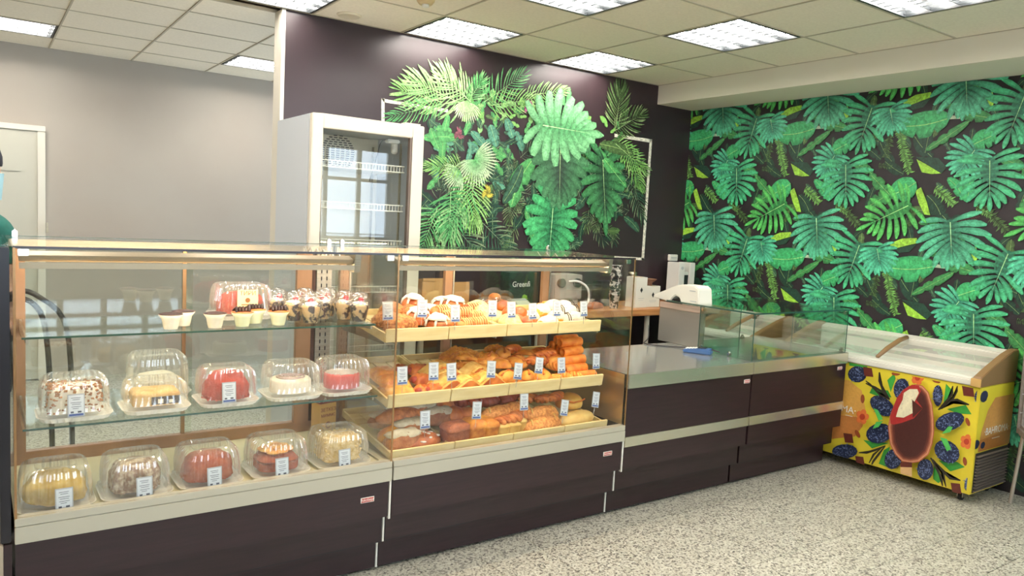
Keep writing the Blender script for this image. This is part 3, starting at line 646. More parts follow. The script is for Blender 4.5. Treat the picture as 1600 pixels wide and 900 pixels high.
wp = pw.build('wallpaper_print', wallr, M_print, clip=(((0, 1.178, 0), (0, 1, 0)), ((0, 0, 2.547), (0, 0, 1)), ((0, 0, .02), (0, 0, -1)), ((0, -4.6, 0), (0, -1, 0))))

# --- mural on the partition
pm = Print(lambda u, v, h: (u, 1.18 - h, v), 9)
for x0_, z0_, x1_, z1_, n_, cs_ in ((-1.0, 1.35, -.15, 2.0, 70, ['dk', 'dkg', 'dk', 'olive']), (-.25, 1.3, .55, 2.15, 60, ['dk', 'dkg', 'dk']), (.45, 1.45, 1.0, 2.1, 46, ['dk', 'dkg', 'olive'])):
    for _ in range(n_):
        pm.h = .0006 + .003 * pm.r.random(); u, v, g = pm.r.uniform(x0_, x1_), pm.r.uniform(z0_, z1_), pm.r.uniform(0, 6.28); L = pm.r.uniform(.10, .24)
        if pm.r.random() < .5: pm.ban((u, v), (u + L*math.cos(g), v + L*math.sin(g)), L*.36, pm.r.choice(cs_), n=8)
        else: pm.pal((u, v), (u + L*.7*math.cos(g), v + L*.7*math.sin(g)), L*.45, pm.r.choice(cs_), n=8)
for n_, it in enumerate(MURAL):
    pm.h = .0040 + n_ * .00022
    k, pts = it[0], it[1]
    if k == 'poly': pm.h = .0006
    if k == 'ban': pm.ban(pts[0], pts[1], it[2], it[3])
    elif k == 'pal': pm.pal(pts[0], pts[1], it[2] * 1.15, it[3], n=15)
    elif k == 'fan': pm.fan(pts[0], pts[1], it[2], it[3])
    elif k in ('mond',): pm.mon(pts[0], pts[1], it[2] * .72, it[3], 0, lobes=9, fill=1.12)
    elif k == 'poly': pm.poly(pts, srgb(PAL[it[2]]))
    elif k == 'mass':
        (u0, v0), (u1, v1) = pts
        for _ in range(it[2]):
            pm.h = .0038 + .002 * pm.r.random(); u, v = pm.r.uniform(min(u0, u1), max(u0, u1)), pm.r.uniform(min(v0, v1), max(v0, v1)); g = pm.r.uniform(0, 6.28); L = pm.r.uniform(.05, .13)
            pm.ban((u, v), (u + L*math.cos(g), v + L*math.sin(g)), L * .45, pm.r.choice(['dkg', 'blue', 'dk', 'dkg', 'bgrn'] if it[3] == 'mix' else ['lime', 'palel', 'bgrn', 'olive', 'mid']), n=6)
    elif k == 'flower':
        (u, v), = pts
        for j in range(34):
            g = j * 2.4; rr = it[2] * (.35 + .65 * (j % 7) / 7)
            pm.blade((u, v), g, rr, it[2] * .14, mulc(srgb(PAL[it[3]]), pm.r.uniform(.7, 1.5)), mulc(srgb(PAL[it[3]]), .5), n=3, blunt=.2)
wallc = bpy.data.objects['wall_centre']
mp_ = pm.build('mural_print', wallc, M_print, clip=(((0, 0, .9), (0, 0, -1)),))
# painted plug socket plate on the dark wall
t = thing('wall_box', 'small white box on the dark wall above the tall white dispenser', 'wall box', (1.50, 1.18, 1.262))
MB().box(-.05, .05, -.03, 0, -.028, .028).obj('case', M_white, t, bev=.004); MB().box(-.035, .035, -.0315, -.030, -.003, .003).obj('slot', M_tagrim, t)
# ================================================================ display cases
YF, YB, XL, XM, XR, XE = -.72, -.02, -3.398, -2.100, -.797, 1.178
ZT = 1.355
def stepped_base(t, x0, x1, top, mname='front_panel'):
    """dark laminate plinth whose front steps back twice towards the floor"""
    g = .004
    MB().box(x0+g, x1-.011, YF, YF+.02, .272, top).obj(mname, M_wenge, t, bev=.001)
    MB().box(x0+g, x1-.011, YF+.05, YF+.07, .148, .268).obj(mname, M_wenge, t, bev=.001)
    MB().box(x0+g, x1-.011, YF+.105, YF+.125, .012, .144).obj(mname, M_wenge, t, bev=.001)
    MB().box(x0+g, x1-.011, YF+.021, YB-.01, .268, .272).box(x0+g, x1-.011, YF+.051, YB-.01, .144, .148).box(x0+g, x0+.02, YF+.126, YB-.03, .012, .26).box(x1-.02, x1-.011, YF+.126, YB-.03, .012, .26).box(x0+g, x1-.011, YB-.03, YB-.01, .012, .40).obj('carcass', M_black, t)
    for x in (x0+.1, x1-.1):
        for y in (YF+.22, YB-.12): MB().lathe([(.02, .0005), (.02, .012)], 12, (x, y, 0)).obj('foot', M_black, t)
def strips(t, x):
    for y, z0, z1 in ((YF, .262, .425), (YF+.05, .146, .268), (YF+.105, .012, .142)):
        MB().box(x-.009, x-.001, y-.003, y+.012, z0, z1).obj('joint_strip', M_white, t)
def badge(x, z, label, w=.058):
    t = thing('badge', label, 'badge', (x, YF - .001, z))
    MB().box(-w/2, w/2, -.003, 0, -.011, .011).obj('plate', M_paper, t, bev=.001)
    MB().box(-w/2+.003, w/2-.003, -.0036, -.003, -.0085, .0085).obj('field', M_red, t)
    link('lettering', text_mesh('lettering', 'Айсберг', .0145, M_paper, .0002), t, loc=(0, -.0039, 0), rot=FRONT_ROT)
def clamp(t, x, y, z, s=1):
    MB().boxc((x, y, z), (.03*s, .018, .022)).lathe([(.007, 0), (.007, .006)], 10, (x, y, z+.010)).obj('glass_clamp', M_chrome, t, bev=.002)
def rrect(w, d, r, N):
    P = []; segs = [(w-2*r), PI*r/2, (d-2*r), PI*r/2] * 2; tot = sum(segs)
    corners = [(w/2-r, d/2-r, 0), (-w/2+r, d/2-r, PI/2), (-w/2+r, -d/2+r, PI), (w/2-r, -d/2+r, 3*PI/2)]
    for k in range(N):
        s = tot * k / N; i = 0
        while s > segs[i]: s -= segs[i]; i += 1
        # order: top edge right->left, corner, left edge ...
        if i % 2 == 0:
            e = i // 2
            st = [(w/2-r, d/2), (-w/2, d/2-r), (-w/2+r, -d/2), (w/2, -d/2+r)][e]; dr_ = [(-1, 0), (0, -1), (1, 0), (0, 1)][e]
            P.append((st[0]+dr_[0]*s, st[1]+dr_[1]*s))
        else:
            e = i // 2; cx, cy = [(-w/2+r, d/2-r), (-w/2+r, -d/2+r), (w/2-r, -d/2+r), (w/2-r, d/2-r)][e]; a = [PI/2, PI, 3*PI/2, 0][e] + s / r
            P.append((cx + r*math.cos(a), cy + r*math.sin(a)))
    return P

def case(name, label, x0, x1, left):
    t = thing(name, label, 'display case', (0, 0, 0))
    stepped_base(t, x0, x1, .43)
    # steel fascia: lower band, upper lip
    MB().box(x0+.003, x1-.003, YF-.012, YF+.02, .425, .4795).obj('fascia', M_steelp, t, bev=.002)
    MB().box(x0+.003, x1-.003, YF-.010, YF+.03, .4805, .506).obj('upper_fascia', M_steelp, t, bev=.002)
    MB().box(x0+.006, x1-.006, YF+.031, YB-.01, .455, .470).obj('deck', M_deck, t)
    MB().box(x0+.02, x1-.02, YF+.035, YF+.06, .470, .482).obj('vent_rail', M_steel, t)
    v = MB(); n = int((x1-x0-.06) / .028)
    for k in range(n): v.box(x0+.03+k*.028, x0+.03+k*.028+.018, YF+.040, YF+.055, .482, .4832)
    o = v.obj('vent_slots', M_black, t); o['kind'] = 'stuff'
    # glazing
    MB().box(x0+.003, x1-.003, YF-.003, YF+.003, .507, ZT-.004).obj('front_glass', M_glass, t)
    MB().box(x0+.001, x1-.001, YF-.004, YB+.02, ZT-.003, ZT+.003).obj('top_glass', M_glass, t)
    MB().box(x0+.002, x1-.002, YF-.0055, YF-.0035, ZT-.006, ZT+.002).obj('front_edge', mat('dark_edge', '2a2326', .2), t)
    MB().box(x0+.002, x1-.002, YB+.016, YB+.022, ZT-.002, ZT+.002).obj('rear_edge', M_gedge, t)
    for x in ((x0+.006,) if left else ()) + (x1-.006,):
        MB().box(x-.003, x+.003, YF+.004, YB, .507, ZT-.004).obj('side_glass', M_glass, t)
        MB().box(x-.0035, x+.0035, YF-.0058, YF-.0032, .43, ZT-.003).obj('glass_edge', M_bronze, t)
    # rear frame and sliding doors
    MB().box(x0+.01, x1-.01, YB-.03, YB+.01, .470, .520).obj('rear_sill', M_copper, t, bev=.002)
    MB().box(x0+.01, x1-.01, YB-.02, YB+.01, 1.318, 1.345).obj('rear_rail', M_steel, t)
    MB().box(x0+.012, (x0+x1)/2+.02, YB-.012, YB-.008, .521, 1.317).obj('sliding_door', M_glassb, t)
    MB().box((x0+x1)/2-.02, x1-.012, YB-.001, YB+.003, .521, 1.317).obj('sliding_door', M_glassb, t)
    MB().box((x0+x1)/2-.022, (x0+x1)/2-.008, YB-.018, YB+.004, .521, 1.317).obj('door_edge', M_bronze, t)
    # lamp bar below the top glass
    a, b = x0+.02, (x1-.17 if left else x1-.13)
    lb = MB().prism([(-.66, 1.325), (-.615, 1.338), (-.60, 1.325), (-.60, 1.318), (-.655, 1.305)], a, b, 'x').obj('lamp_bar', mat('lamp_bar_metal', '9d9078', .4, .7), t, bev=.002)
    MB().tube([(a+.03, -.622, 1.293), (b-.03, -.622, 1.293)], .006, 10).obj('lamp_tube', M_caselamp, t)
    MB().box(a, b, -.668, -.662, 1.284, 1.3035).obj('lamp_shade', MATS['lamp_bar_metal'], t)
    br = MB().prism([(-.67, 1.345), (-.56, 1.345), (-.60, 1.275), (-.66, 1.275)], b+.002, b+.028, 'x'); br.obj('lamp_bracket', M_steel, t, bev=.002)
    # small lattice strut behind the bracket
    z = MB()
    for k in range(7):
        y = YF + .10 + k * .08; z.tube([(b+.015, y, 1.343), (b+.015, y+.04, 1.315), (b+.015, y+.08, 1.343)], .004, 5)
    o = z.obj('lattice_strut', M_steel, t); o['kind'] = 'stuff'
    for x in (x0+.03, x1-.035): clamp(t, x, YF+.016, ZT-.018); clamp(t, x, YB-.03, ZT+.012, .6)
    return t
cl = case('display_case', 'cake display case with glass shelves, dark wood plinth, at the left of the row', XL, XM, True)
# its glass shelves, standards and brackets
for z, yf in ((.755, -.60), (1.05, -.56)):
    MB().box(XL+.03, XM-.02, yf, -.10, z-.006, z).obj('glass_shelf', M_glasss, cl)
    MB().box(XL+.03, XM-.02, yf-.0015, yf, z-.0065, z+.0005).obj('shelf_edge', M_gedge, cl)
    for x in (XL+.045, XM-.035):
        MB().prism([(yf+.01, z-.007), (-.06, z-.007), (-.06, z-.055), (-.09, z-.055), (yf+.01, z-.022)], x-.003, x+.003, 'x').obj('shelf_bracket', M_steel, cl)
for x0_, x1_, m_ in ((XL+.022, XL+.062, M_copper), (-2.285, -2.215, M_copper), (-2.192, -2.120, M_steel)): MB().box(x0_, x1_, -.062, -.038, .52, 1.31).obj('shelf_standard', m_, cl)
MB().box(-2.212, -2.195, -.055, -.04, .52, 1.31).obj('standard_gap', mat('gap_brown', '4a3026', .6), cl)
sl = MB()
for k in range(22): sl.box(-2.172, -2.167, -.0635, -.0615, .56+k*.033, .578+k*.033).box(-2.146, -2.141, -.0635, -.0615, .56+k*.033, .578+k*.033)
o = sl.obj('standard_slots', M_black, cl); o['kind'] = 'stuff'
cr = case('display_case', 'bakery display case with slatted wooden trays, in the middle of the row', XM, XR, False)
for x in (XM+.045, XM+.62, XR-.045):
    MB().box(x-.022, x+.022, -.062, -.038, .52, 1.31).obj('tray_standard', M_copper, cr)
    MB().box(x+.026, x+.034, -.060, -.040, .52, 1.31).obj('standard_slots', M_steel, cr)
strips(cl, XM); strips(cr, XR)
MB().box(XR-.014, XR-.011, YF+.01, YB-.04, .507, .765).obj('side_panel', mat('case_side_steel', 'b8a184', .28, .9), cr)
badge(-2.205, .360, 'small red and white maker badge on the plinth of the cake case')
badge(-.905, .372, 'small red and white maker badge on the plinth of the bakery case')

# ---------------- low counters
def low_counter(name, label, x0, x1):
    t = thing(name, label, 'counter', (0, 0, 0))
    stepped_base(t, x0, x1, .386)
    MB().box(x0+.003, x1-.003, YF-.006, YF+.02, .388, .440).obj('steel_band', M_band, t, bev=.002)
    MB().box(x0+.004, x1-.004, YF, YF+.02, .442, .692).obj('front_panel', M_wenge, t, bev=.001)
    MB().box(x0+.002, x1-.002, YF-.004, -.02, .694, .765).obj('worktop', M_mirror, t, bev=.002)
    MB().box(x0+.002, x1-.002, YF-.010, YF-.0045, .694, .7645).obj('worktop_edge', M_band, t, bev=.002)
    MB().box(x0+.004, x0+.02, YF+.021, YB-.01, .272, .693).box(x1-.02, x1-.004, YF+.021, YB-.01, .272, .693).obj('side_panel', M_wenge, t)
    return t
c1 = low_counter('service_counter', 'low service counter with polished steel top beside the bakery case', XR, .200)
c2 = low_counter('service_counter', 'low steel topped counter carrying a glass box, next to the freezer', .200, XE)
badge(.155, .655, 'small red maker badge at the top right of the first low counter', .05)
badge(1.10, .665, 'small red maker badge at the far end beside the freezer', .05)
# glass box on the second counter
gb = thing('glass_box', 'low glass display box standing on the far steel counter', 'glass box', (0, 0, .7655))
x0, x1, y0, y1, hh = .205, 1.172, -.705, -.30, .275
MB().box(x0+.007, x1-.007, y0, y0+.006, 0, hh).obj('front_glass', M_gglass, gb)
MB().box(x0, x0+.006, y0, y1, 0, hh).obj('side_glass', M_gglass, gb); MB().box(x1-.006, x1, y0, y1, 0, hh).obj('side_glass', M_gglass, gb)
MB().box(x0-.01, x1+.01, y0-.01, -.02, hh+.001, hh+.008).obj('top_glass', M_gglass, gb)
MB().box(x0+.007, .60, y1-.006, y1, 0, hh).obj('rear_glass', M_gglass, gb)
e = MB()
for x, y in ((x0, y0), (x1, y0), (x0, y1), (x1, y1), (.60, y1)): e.box(x-.002, x+.002, y-.002, y+.002, 0, hh)
e.box(x0-.01, x1+.01, y0-.012, y0-.009, hh, hh+.009).box(x0-.012, x0-.009, y0-.012, -.02, hh, hh+.009); e.obj('glass_edge', M_gedge, gb)
for x, y, z in ((x0+.012, y0+.012, hh-.018), (x1-.014, y0+.012, hh-.018), (x0+.012, y1-.012, hh-.02), (x0+.012, y0+.17, .012), (x1-.02, y0+.014, .010), (x0+.012, y1-.02, .012), (.62, y1-.01, hh-.02), (.62, y1-.01, .06)):
    MB().boxc((x, y, z), (.024, .020, .018)).lathe([(.008, 0), (.008, .02)], 10, (x, y, z)).obj('glass_clamp', M_chrome, gb, bev=.002)
# steel upright with a small top shelf, the label printer stands on it
st = thing('steel_stand', 'grey steel upright panel standing on the low counter behind the glass box', 'stand', (0, 0, .7655))
MB().box(.245, .262, -.296, .085, 0, .222).obj('panel', mat('grey_panel', 'a8a49b', .3, .6), st, bev=.002)
MB().box(.240, .40, -.296, .085, .223, .262).obj('top_shelf', mat('beige_edge', 'ab9384', .4), st, bev=.003)
MB().box(.262, .40, .060, .080, 0, .222).obj('rear_panel', M_steel, st)
# label printer / handset shaped wedge
pr = thing('cash_register', 'white wedge shaped desk printer on top of the grey steel upright', 'printer', (.30, -.10, 1.0285))
prof = [(.25, .018), (.255, .034), (.05, .118), (.005, .128), (-.105, .128), (-.135, .112), (-.15, 0), (.0, 0), (.02, .04), (.055, .052), (.085, .03), (.10, .005)]
MB().prism(prof[::-1], -.055, .075, 'x').obj('body', mat('ivory_plastic', 'd4d0c4', .4), pr, bev=.006)
MB().boxc((.01, .05, .012), (.10, .10, .024)).obj('paper_tray', M_black, pr, bev=.003)
MB().boxc((-.0565, -.09, .095), (.001, .05, .006)).boxc((-.0565, -.10, .03), (.001, .05, .006)).obj('slot', M_tagrim, pr)
# card terminal + cable
ct = thing('card_terminal', 'small blue card payment terminal lying on the polished counter top', 'card terminal', (.105, -.385, .7655), math.radians(-62))
MB().prism([(-.085, 0), (.085, 0), (.085, .032), (.04, .036), (-.085, .018)], -.038, .038, 'y').obj('body', mat('terminal_blue', '3f5f8c', .35), ct, bev=.006)
MB().boxc((.03, 0, .0365), (.05, .056, .004), Matrix.Rotation(math.radians(0), 3, 'Y')).obj('screen', M_black, ct)
kb = MB()
for a in range(4):
    for b in range(3): kb.boxc((-.065+a*.018, -.018+b*.018, .0245+a*.0022), (.011, .012, .004))
kb.obj('keys', M_paper, ct, bev=.001)
MB().tube([(.085, 0, .03), (.13, .01, .02)], .004).obj('plug', M_black, ct)
pts = [(.172, -.268, .773), (.12, -.17, .769), (.05, -.10, .769), (.02, -.02, .770), (.06, .02, .772), (.12, .05, .79), (.16, .09, .84), (.2, .13, .86)]
from mathutils import geometry
def smooth_pts(p, k=5):
    out = []
    for i in range(len(p) - 1):
        p0, p1, p2, p3 = [Vector(p[max(0, min(len(p)-1, i+j))]) for j in (-1, 0, 1, 2)]
        for s in range(k):
            t = s / k; out.append(.5 * ((2*p1) + (p2-p0)*t + (2*p0-5*p1+4*p2-p3)*t*t + (-p0+3*p1-3*p2+p3)*t*t*t))
    return out + [Vector(p[-1])]
tag(MB().tube(smooth_pts(pts), .0035, 6).obj('power_cable', M_black, smooth=True), 'thin black cable looping from the card terminal over the counter', 'cable')

# ---------------- neighbouring black framed case at the left edge
nc = thing('display_case', 'black framed display case cut off by the left edge of the picture', 'display case', (0, 0, 0))
MB().box(-3.432, -3.404, -.722, -.690, .43, 1.352).obj('corner_post', M_black, nc, bev=.003)
MB().prism([(-3.434, .43), (-3.434, .70), (-3.455, .85), (-3.475, .85), (-3.475, .43)], -.72, -.70).obj('post_brace', M_black, nc)
MB().box(-4.6, -3.434, -.718, -.712, .50, 1.345).obj('front_glass', M_glass, nc)
MB().box(-4.6, -3.404, -.725, -.02, 1.353, 1.359).obj('top_glass', M_glass, nc)
MB().box(-3.409, -3.404, -.689, -.05, .50, 1.35).obj('side_glass', glass_mat('smoked_glass', '5a5c62', .1), nc)
MB().box(-4.6, -3.425, -.735, -.03, .012, .43).obj('base', mat('beige_laminate', 'a99a86', .5), nc, bev=.003)
MB().box(-3.424, -3.402, -.72, -.03, .012, .425).obj('end_panel', M_wenge, nc)
MB().box(-4.6, -3.434, -.735, -.70, .4315, .499).obj('fascia', M_steelp, nc, bev=.002)
MB().tube([(-4.6, -.66, 1.30), (-3.44, -.66, 1.30)], .012, 10).obj('lamp_bar', M_chrome, nc)
for q in ((-3.6, -.5), (-4.4, -.5), (-3.6, -.15), (-4.4, -.15)): MB().lathe([(.02, .0), (.02, .011)], 12, q + (0,)).obj('foot', M_black, nc)

# ---------------- upright fridge
fx0, fx1, fy0, fy1, fz = -2.008, -1.328, .60, 1.14, 2.035
fg = thing('display_fridge', 'tall white upright fridge with a glass door and wire shelves', 'fridge', (0, 0, 0))
wh = mat('fridge_white', 'bcc1c6', .35); whf = mat('fridge_frame', 'cfc7b6', .4); wi = mat('fridge_interior', 'e6dfcc', .5)
MB().box(fx0, fx0+.04, fy0, fy1, .08, fz).box(fx1-.04, fx1, fy0, fy1, .08, fz).box(fx0+.04, fx1-.04, fy0, fy1, .08, .30).obj('side_wall', wh, fg, bev=.004)
MB().box(fx0+.041, fx1-.041, fy0, fy1, fz-.05, fz).obj('top', wh, fg, bev=.003)
MB().box(fx0+.041, fx1-.041, fy1-.04, fy1, .301, fz-.051).obj('rear_wall', wi, fg)
dfr = MB().box(fx0, fx0+.062, fy0-.045, fy0-.004, .30, fz).box(fx1-.075, fx1, fy0-.045, fy0-.004, .30, fz).box(fx0+.062, fx1-.075, fy0-.045, fy0-.004, fz-.075, fz).box(fx0+.062, fx1-.075, fy0-.045, fy0-.004, .30, .38).obj('door', whf, fg, bev=.004)
MB().box(fx0+.062, fx1-.075, fy0-.028, fy0-.022, .38, fz-.075).obj('door_glass', glass_mat('fridge_glass', 'fbfdfd', .04), dfr)
MB().box(fx1-.088, fx1-.0755, fy0-.040, fy0-.010, .38, fz-.075).obj('gasket', mat('gasket_brown', '6e5f56', .6), dfr)
MB().box(fx0, fx1, fy0-.04, fy0-.004, .08, .298).obj('kick_panel', wh, fg, bev=.004)
for z in (.70, 1.05, 1.32, 1.53, 1.76):
    s = MB(); a, b = fx0+.075, fx1-.085
    s.tube([(a, fy0+.03, z), (b, fy0+.03, z)], .004, 6).tube([(a, fy0+.03, z+.035), (b, fy0+.03, z+.035)], .004, 6).tube([(a, fy1-.07, z), (b, fy1-.07, z)], .004, 6)
    for k in range(27):
        x = a + .01 + (b-a-.02) * k / 26
        s.tube([(x, fy0+.03, z+.035), (x, fy0+.03, z), (x, fy1-.07, z)], .002, 4)
    s.obj('wire_shelf', mat('wire_white', 'e4e0d2', .4), fg)
g = MB(); cx, cz, rr = -1.64, 1.875, .115
for k in range(17):
    z = cz - rr + (k + .5) * 2 * rr / 17; hw_ = math.sqrt(max(0, rr*rr - (z-cz)**2)); n = max(1, int(hw_ * 2 / .030))
    for j in range(n):
        x = cx - hw_ + (j + .5) * 2 * hw_ / n; g.box(x-.011, x+.011, fy1-.0425, fy1-.0405, z-.0028, z+.0028)
o = g.obj('fan_grille', M_black, fg); o['kind'] = 'stuff'
th = MB().boxc((fx1-.125, fy0+.12, 1.945), (.08, .05, .022)).obj('thermostat', M_paper, fg, bev=.005)
MB().lathe([(.022, 0), (.022, -.05), (.01, -.06)], 14, (fx1-.11, fy0+.12, 1.932)).obj('lamp', M_white, th)
MB().tube(smooth_pts([(fx1-.17, fy0+.12, 1.95), (fx1-.20, fy0+.12, 1.93), (fx1-.22, fy0+.13, 1.84), (fx1-.25, fy0+.15, 1.70)]), .002, 5).obj('wire', M_black, fg)
MB().box(fx1-.10, fx1-.094, fy0+.05, fy0+.07, .40, 1.93).box(fx1-.10, fx1-.094, fy1-.10, fy1-.08, .40, 1.93).obj('shelf_rail', M_steel, fg)
MB().box(fx1-.12, fx1-.02, fy0-.03, fy0+.02, fz+.001, fz+.012).obj('hinge', whf, fg)
for x in (fx0+.06, fx1-.06):
    for y in (fy0+.05, fy1-.06): MB().lathe([(.022, 0), (.022, .08)], 12, (x, y, 0)).obj('foot', M_black, fg)
# ================================================================ food materials
F = {}
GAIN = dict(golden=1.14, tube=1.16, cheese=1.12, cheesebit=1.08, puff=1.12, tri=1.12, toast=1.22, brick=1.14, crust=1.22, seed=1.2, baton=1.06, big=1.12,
            glaze=1.3, rye=1.22, dark=1.22, sausage=1.15, redbrown=1.15, brown=1.08, almond=1.03, orange=1.05)  # lighter food colours stand in for light the upper trays block
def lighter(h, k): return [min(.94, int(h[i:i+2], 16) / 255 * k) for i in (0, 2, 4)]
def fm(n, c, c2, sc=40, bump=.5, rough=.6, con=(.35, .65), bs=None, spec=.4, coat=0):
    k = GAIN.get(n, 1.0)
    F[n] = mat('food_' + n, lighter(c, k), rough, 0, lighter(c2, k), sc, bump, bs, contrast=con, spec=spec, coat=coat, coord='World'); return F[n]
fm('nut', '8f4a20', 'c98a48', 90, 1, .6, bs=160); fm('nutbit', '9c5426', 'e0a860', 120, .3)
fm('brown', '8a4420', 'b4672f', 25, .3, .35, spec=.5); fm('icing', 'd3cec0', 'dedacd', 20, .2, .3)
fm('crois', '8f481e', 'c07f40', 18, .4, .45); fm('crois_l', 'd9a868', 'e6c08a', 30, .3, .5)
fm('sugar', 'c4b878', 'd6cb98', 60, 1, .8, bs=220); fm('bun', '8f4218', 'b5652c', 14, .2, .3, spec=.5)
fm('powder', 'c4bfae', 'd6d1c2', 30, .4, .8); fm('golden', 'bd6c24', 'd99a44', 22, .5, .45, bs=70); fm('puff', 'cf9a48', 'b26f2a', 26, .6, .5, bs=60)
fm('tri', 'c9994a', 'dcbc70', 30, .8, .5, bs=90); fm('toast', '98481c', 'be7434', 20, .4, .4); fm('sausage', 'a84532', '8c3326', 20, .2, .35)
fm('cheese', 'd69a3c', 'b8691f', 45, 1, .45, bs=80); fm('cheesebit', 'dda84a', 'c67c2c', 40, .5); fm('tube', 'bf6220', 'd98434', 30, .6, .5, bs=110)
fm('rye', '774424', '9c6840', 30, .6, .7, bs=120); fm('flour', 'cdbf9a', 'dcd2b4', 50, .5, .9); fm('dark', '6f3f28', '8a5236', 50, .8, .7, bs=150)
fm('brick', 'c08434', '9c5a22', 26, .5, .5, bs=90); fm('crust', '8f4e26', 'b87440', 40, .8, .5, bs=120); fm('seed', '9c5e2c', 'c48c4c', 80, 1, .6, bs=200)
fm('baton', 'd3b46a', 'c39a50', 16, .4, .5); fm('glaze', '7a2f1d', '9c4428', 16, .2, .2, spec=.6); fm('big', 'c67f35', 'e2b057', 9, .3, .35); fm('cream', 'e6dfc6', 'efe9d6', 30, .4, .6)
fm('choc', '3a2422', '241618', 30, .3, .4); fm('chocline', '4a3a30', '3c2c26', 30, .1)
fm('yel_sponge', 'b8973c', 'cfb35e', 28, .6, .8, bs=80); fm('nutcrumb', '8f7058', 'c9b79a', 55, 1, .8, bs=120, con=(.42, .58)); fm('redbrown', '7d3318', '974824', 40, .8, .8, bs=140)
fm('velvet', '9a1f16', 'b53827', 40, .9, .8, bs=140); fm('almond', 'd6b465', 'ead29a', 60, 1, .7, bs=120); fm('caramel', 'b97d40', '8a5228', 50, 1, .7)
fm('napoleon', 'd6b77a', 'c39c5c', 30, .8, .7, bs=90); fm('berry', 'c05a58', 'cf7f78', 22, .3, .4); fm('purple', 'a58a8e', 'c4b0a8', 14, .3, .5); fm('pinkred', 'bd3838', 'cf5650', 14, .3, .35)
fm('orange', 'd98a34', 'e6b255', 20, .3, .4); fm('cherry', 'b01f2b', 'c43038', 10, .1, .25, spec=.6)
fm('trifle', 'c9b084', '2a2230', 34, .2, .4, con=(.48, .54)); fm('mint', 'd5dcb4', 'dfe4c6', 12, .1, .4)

# ================================================================ cake containers
def lid_mesh(wd, dp, h, N=132):
    lv = [(.000, 1.0, 0), (.010, 1.0, 0), (.011, .93, 0), (.03, .925, 1.6), (h*.45, .915, 2.6), (h*.72, .885, 2.6), (h*.88, .84, 2.6), (h*.96, .77, 1.6), (h*.995, .69, 0), (h, .62, 0), (h, .55, 0), (h-.008, .52, 0), (h-.008, .48, 0)]
    vs = []
    for z, k, a in lv:
        P = rrect(wd*k, dp*k, .032*k + .004, N)
        for i, (x, y) in enumerate(P):
            rr = 1 + (a * .0016 / math.hypot(x, y)) * (1 if (i // 2) % 2 else -1) * 1.2
            vs.append((x*rr, y*rr, z))
    m = len(lv); fs = [(i*N+k, i*N+(k+1) % N, (i+1)*N+(k+1) % N, (i+1)*N+k) for i in range(m-1) for k in range(N)]
    fs.append(tuple((m-1)*N+k for k in range(N)))
    b = MB(); b.add(vs, fs); return b.mesh('lid', M_lid, smooth=False)
def base_mesh(wd, dp, N=72):
    lv = [(.000, .86), (.000, .90), (.016, 1.0), (.018, 1.03), (.0165, 1.03), (.014, .985), (.003, .88), (.003, .80)]
    vs = []
    for z, k in lv:
        for i, (x, y) in enumerate(rrect(wd*k, dp*k, .045*k, N)):
            rr = 1 + (.0012 / math.hypot(x, y)) * (1 if i % 2 else -1) * (2 if k < 1 else 0); vs.append((x*rr, y*rr, z))
    m = len(lv); fs = [(i*N+k, i*N+(k+1) % N, (i+1)*N+(k+1) % N, (i+1)*N+k) for i in range(m-1) for k in range(N)]
    fs.append(tuple(range(N))); fs.append(tuple((m-1)*N+k for k in range(N)))
    b = MB(); b.add(vs, fs); return b.mesh('base', M_base)
CD, ZD = {}, .4705
def container(x, y, z, wd, dp, h, label, rz=0):
    k = (wd, dp, h)
    if k not in CD: CD[k] = (lid_mesh(wd, dp, h), base_mesh(wd*1.02, dp*1.02))
    t = thing('cake_container', label, 'container', (x, y, z), rz, 'clear plastic cake containers')
    link('base', CD[k][1], t); link('lid', CD[k][0], t, loc=(0, 0, .0185)); return t
def cake(x, y, z, label, parts, rz=0):
    t = thing('cake', label, 'cake', (x, y, z + .0215), rz, 'cakes in clear containers')
    for nm, m, mt, sm in parts: m.obj(nm, mt, t, smooth=sm)
    return t
def bits(b, n, rx, ry, rz, s, seed, top=False, box=False):
    r = random.Random(seed)
    for _ in range(n):
        if box:
            f = r.random(); x, y, z = r.uniform(-rx, rx), r.uniform(-ry, ry), r.uniform(.004, rz)
            if f < .45: z = rz
            elif f < .75: y = -ry
            elif f < .87: x = -rx
            else: x = rx
        else:
            th = r.uniform(0, 2*PI); ph = math.asin(r.uniform(.0 if not top else .5, 1)); x, y, z = rx*math.cos(ph)*math.cos(th), ry*math.cos(ph)*math.sin(th), rz*math.sin(ph)
        rot = Matrix.Rotation(r.uniform(0, 3), 3, 'X') @ Matrix.Rotation(r.uniform(0, 3), 3, 'Z')
        b.boxc((x, y, z), (s*r.uniform(.7, 1.5), s*r.uniform(.5, 1), s*r.uniform(.25, .6)), rot)
    return b
def layered(rx, ry, h, r=.02):
    return MB()
def rbox(w_, d_, h, r=.015, amp=.0, seed=0):
    b = MB(); N = 40; lv = [(0, .97), (.006, 1), (h*.3, 1), (h*.6, 1), (h-r, 1), (h-r*.3, 1-r*.5/w_*2), (h, 1-r*1.3/w_*2), (h+.002, .5)]
    vs = []
    for z, k in lv:
        for x, y in rrect(w_*k, d_*k, min(r*1.6, w_/2.2, d_/2.2)*k, N):
            n_ = 1 + amp * noise.noise(Vector((x*60+seed, y*60, z*60))); vs.append((x*n_, y*n_, z))
    m = len(lv); fs = [(i*N+k, i*N+(k+1) % N, (i+1)*N+(k+1) % N, (i+1)*N+k) for i in range(m-1) for k in range(N)] + [tuple((m-1)*N+k for k in range(N)), tuple(range(N))]
    b.add(vs, fs); return b
W_, Dp, Hh = .222, .215, .128
yd = -.535
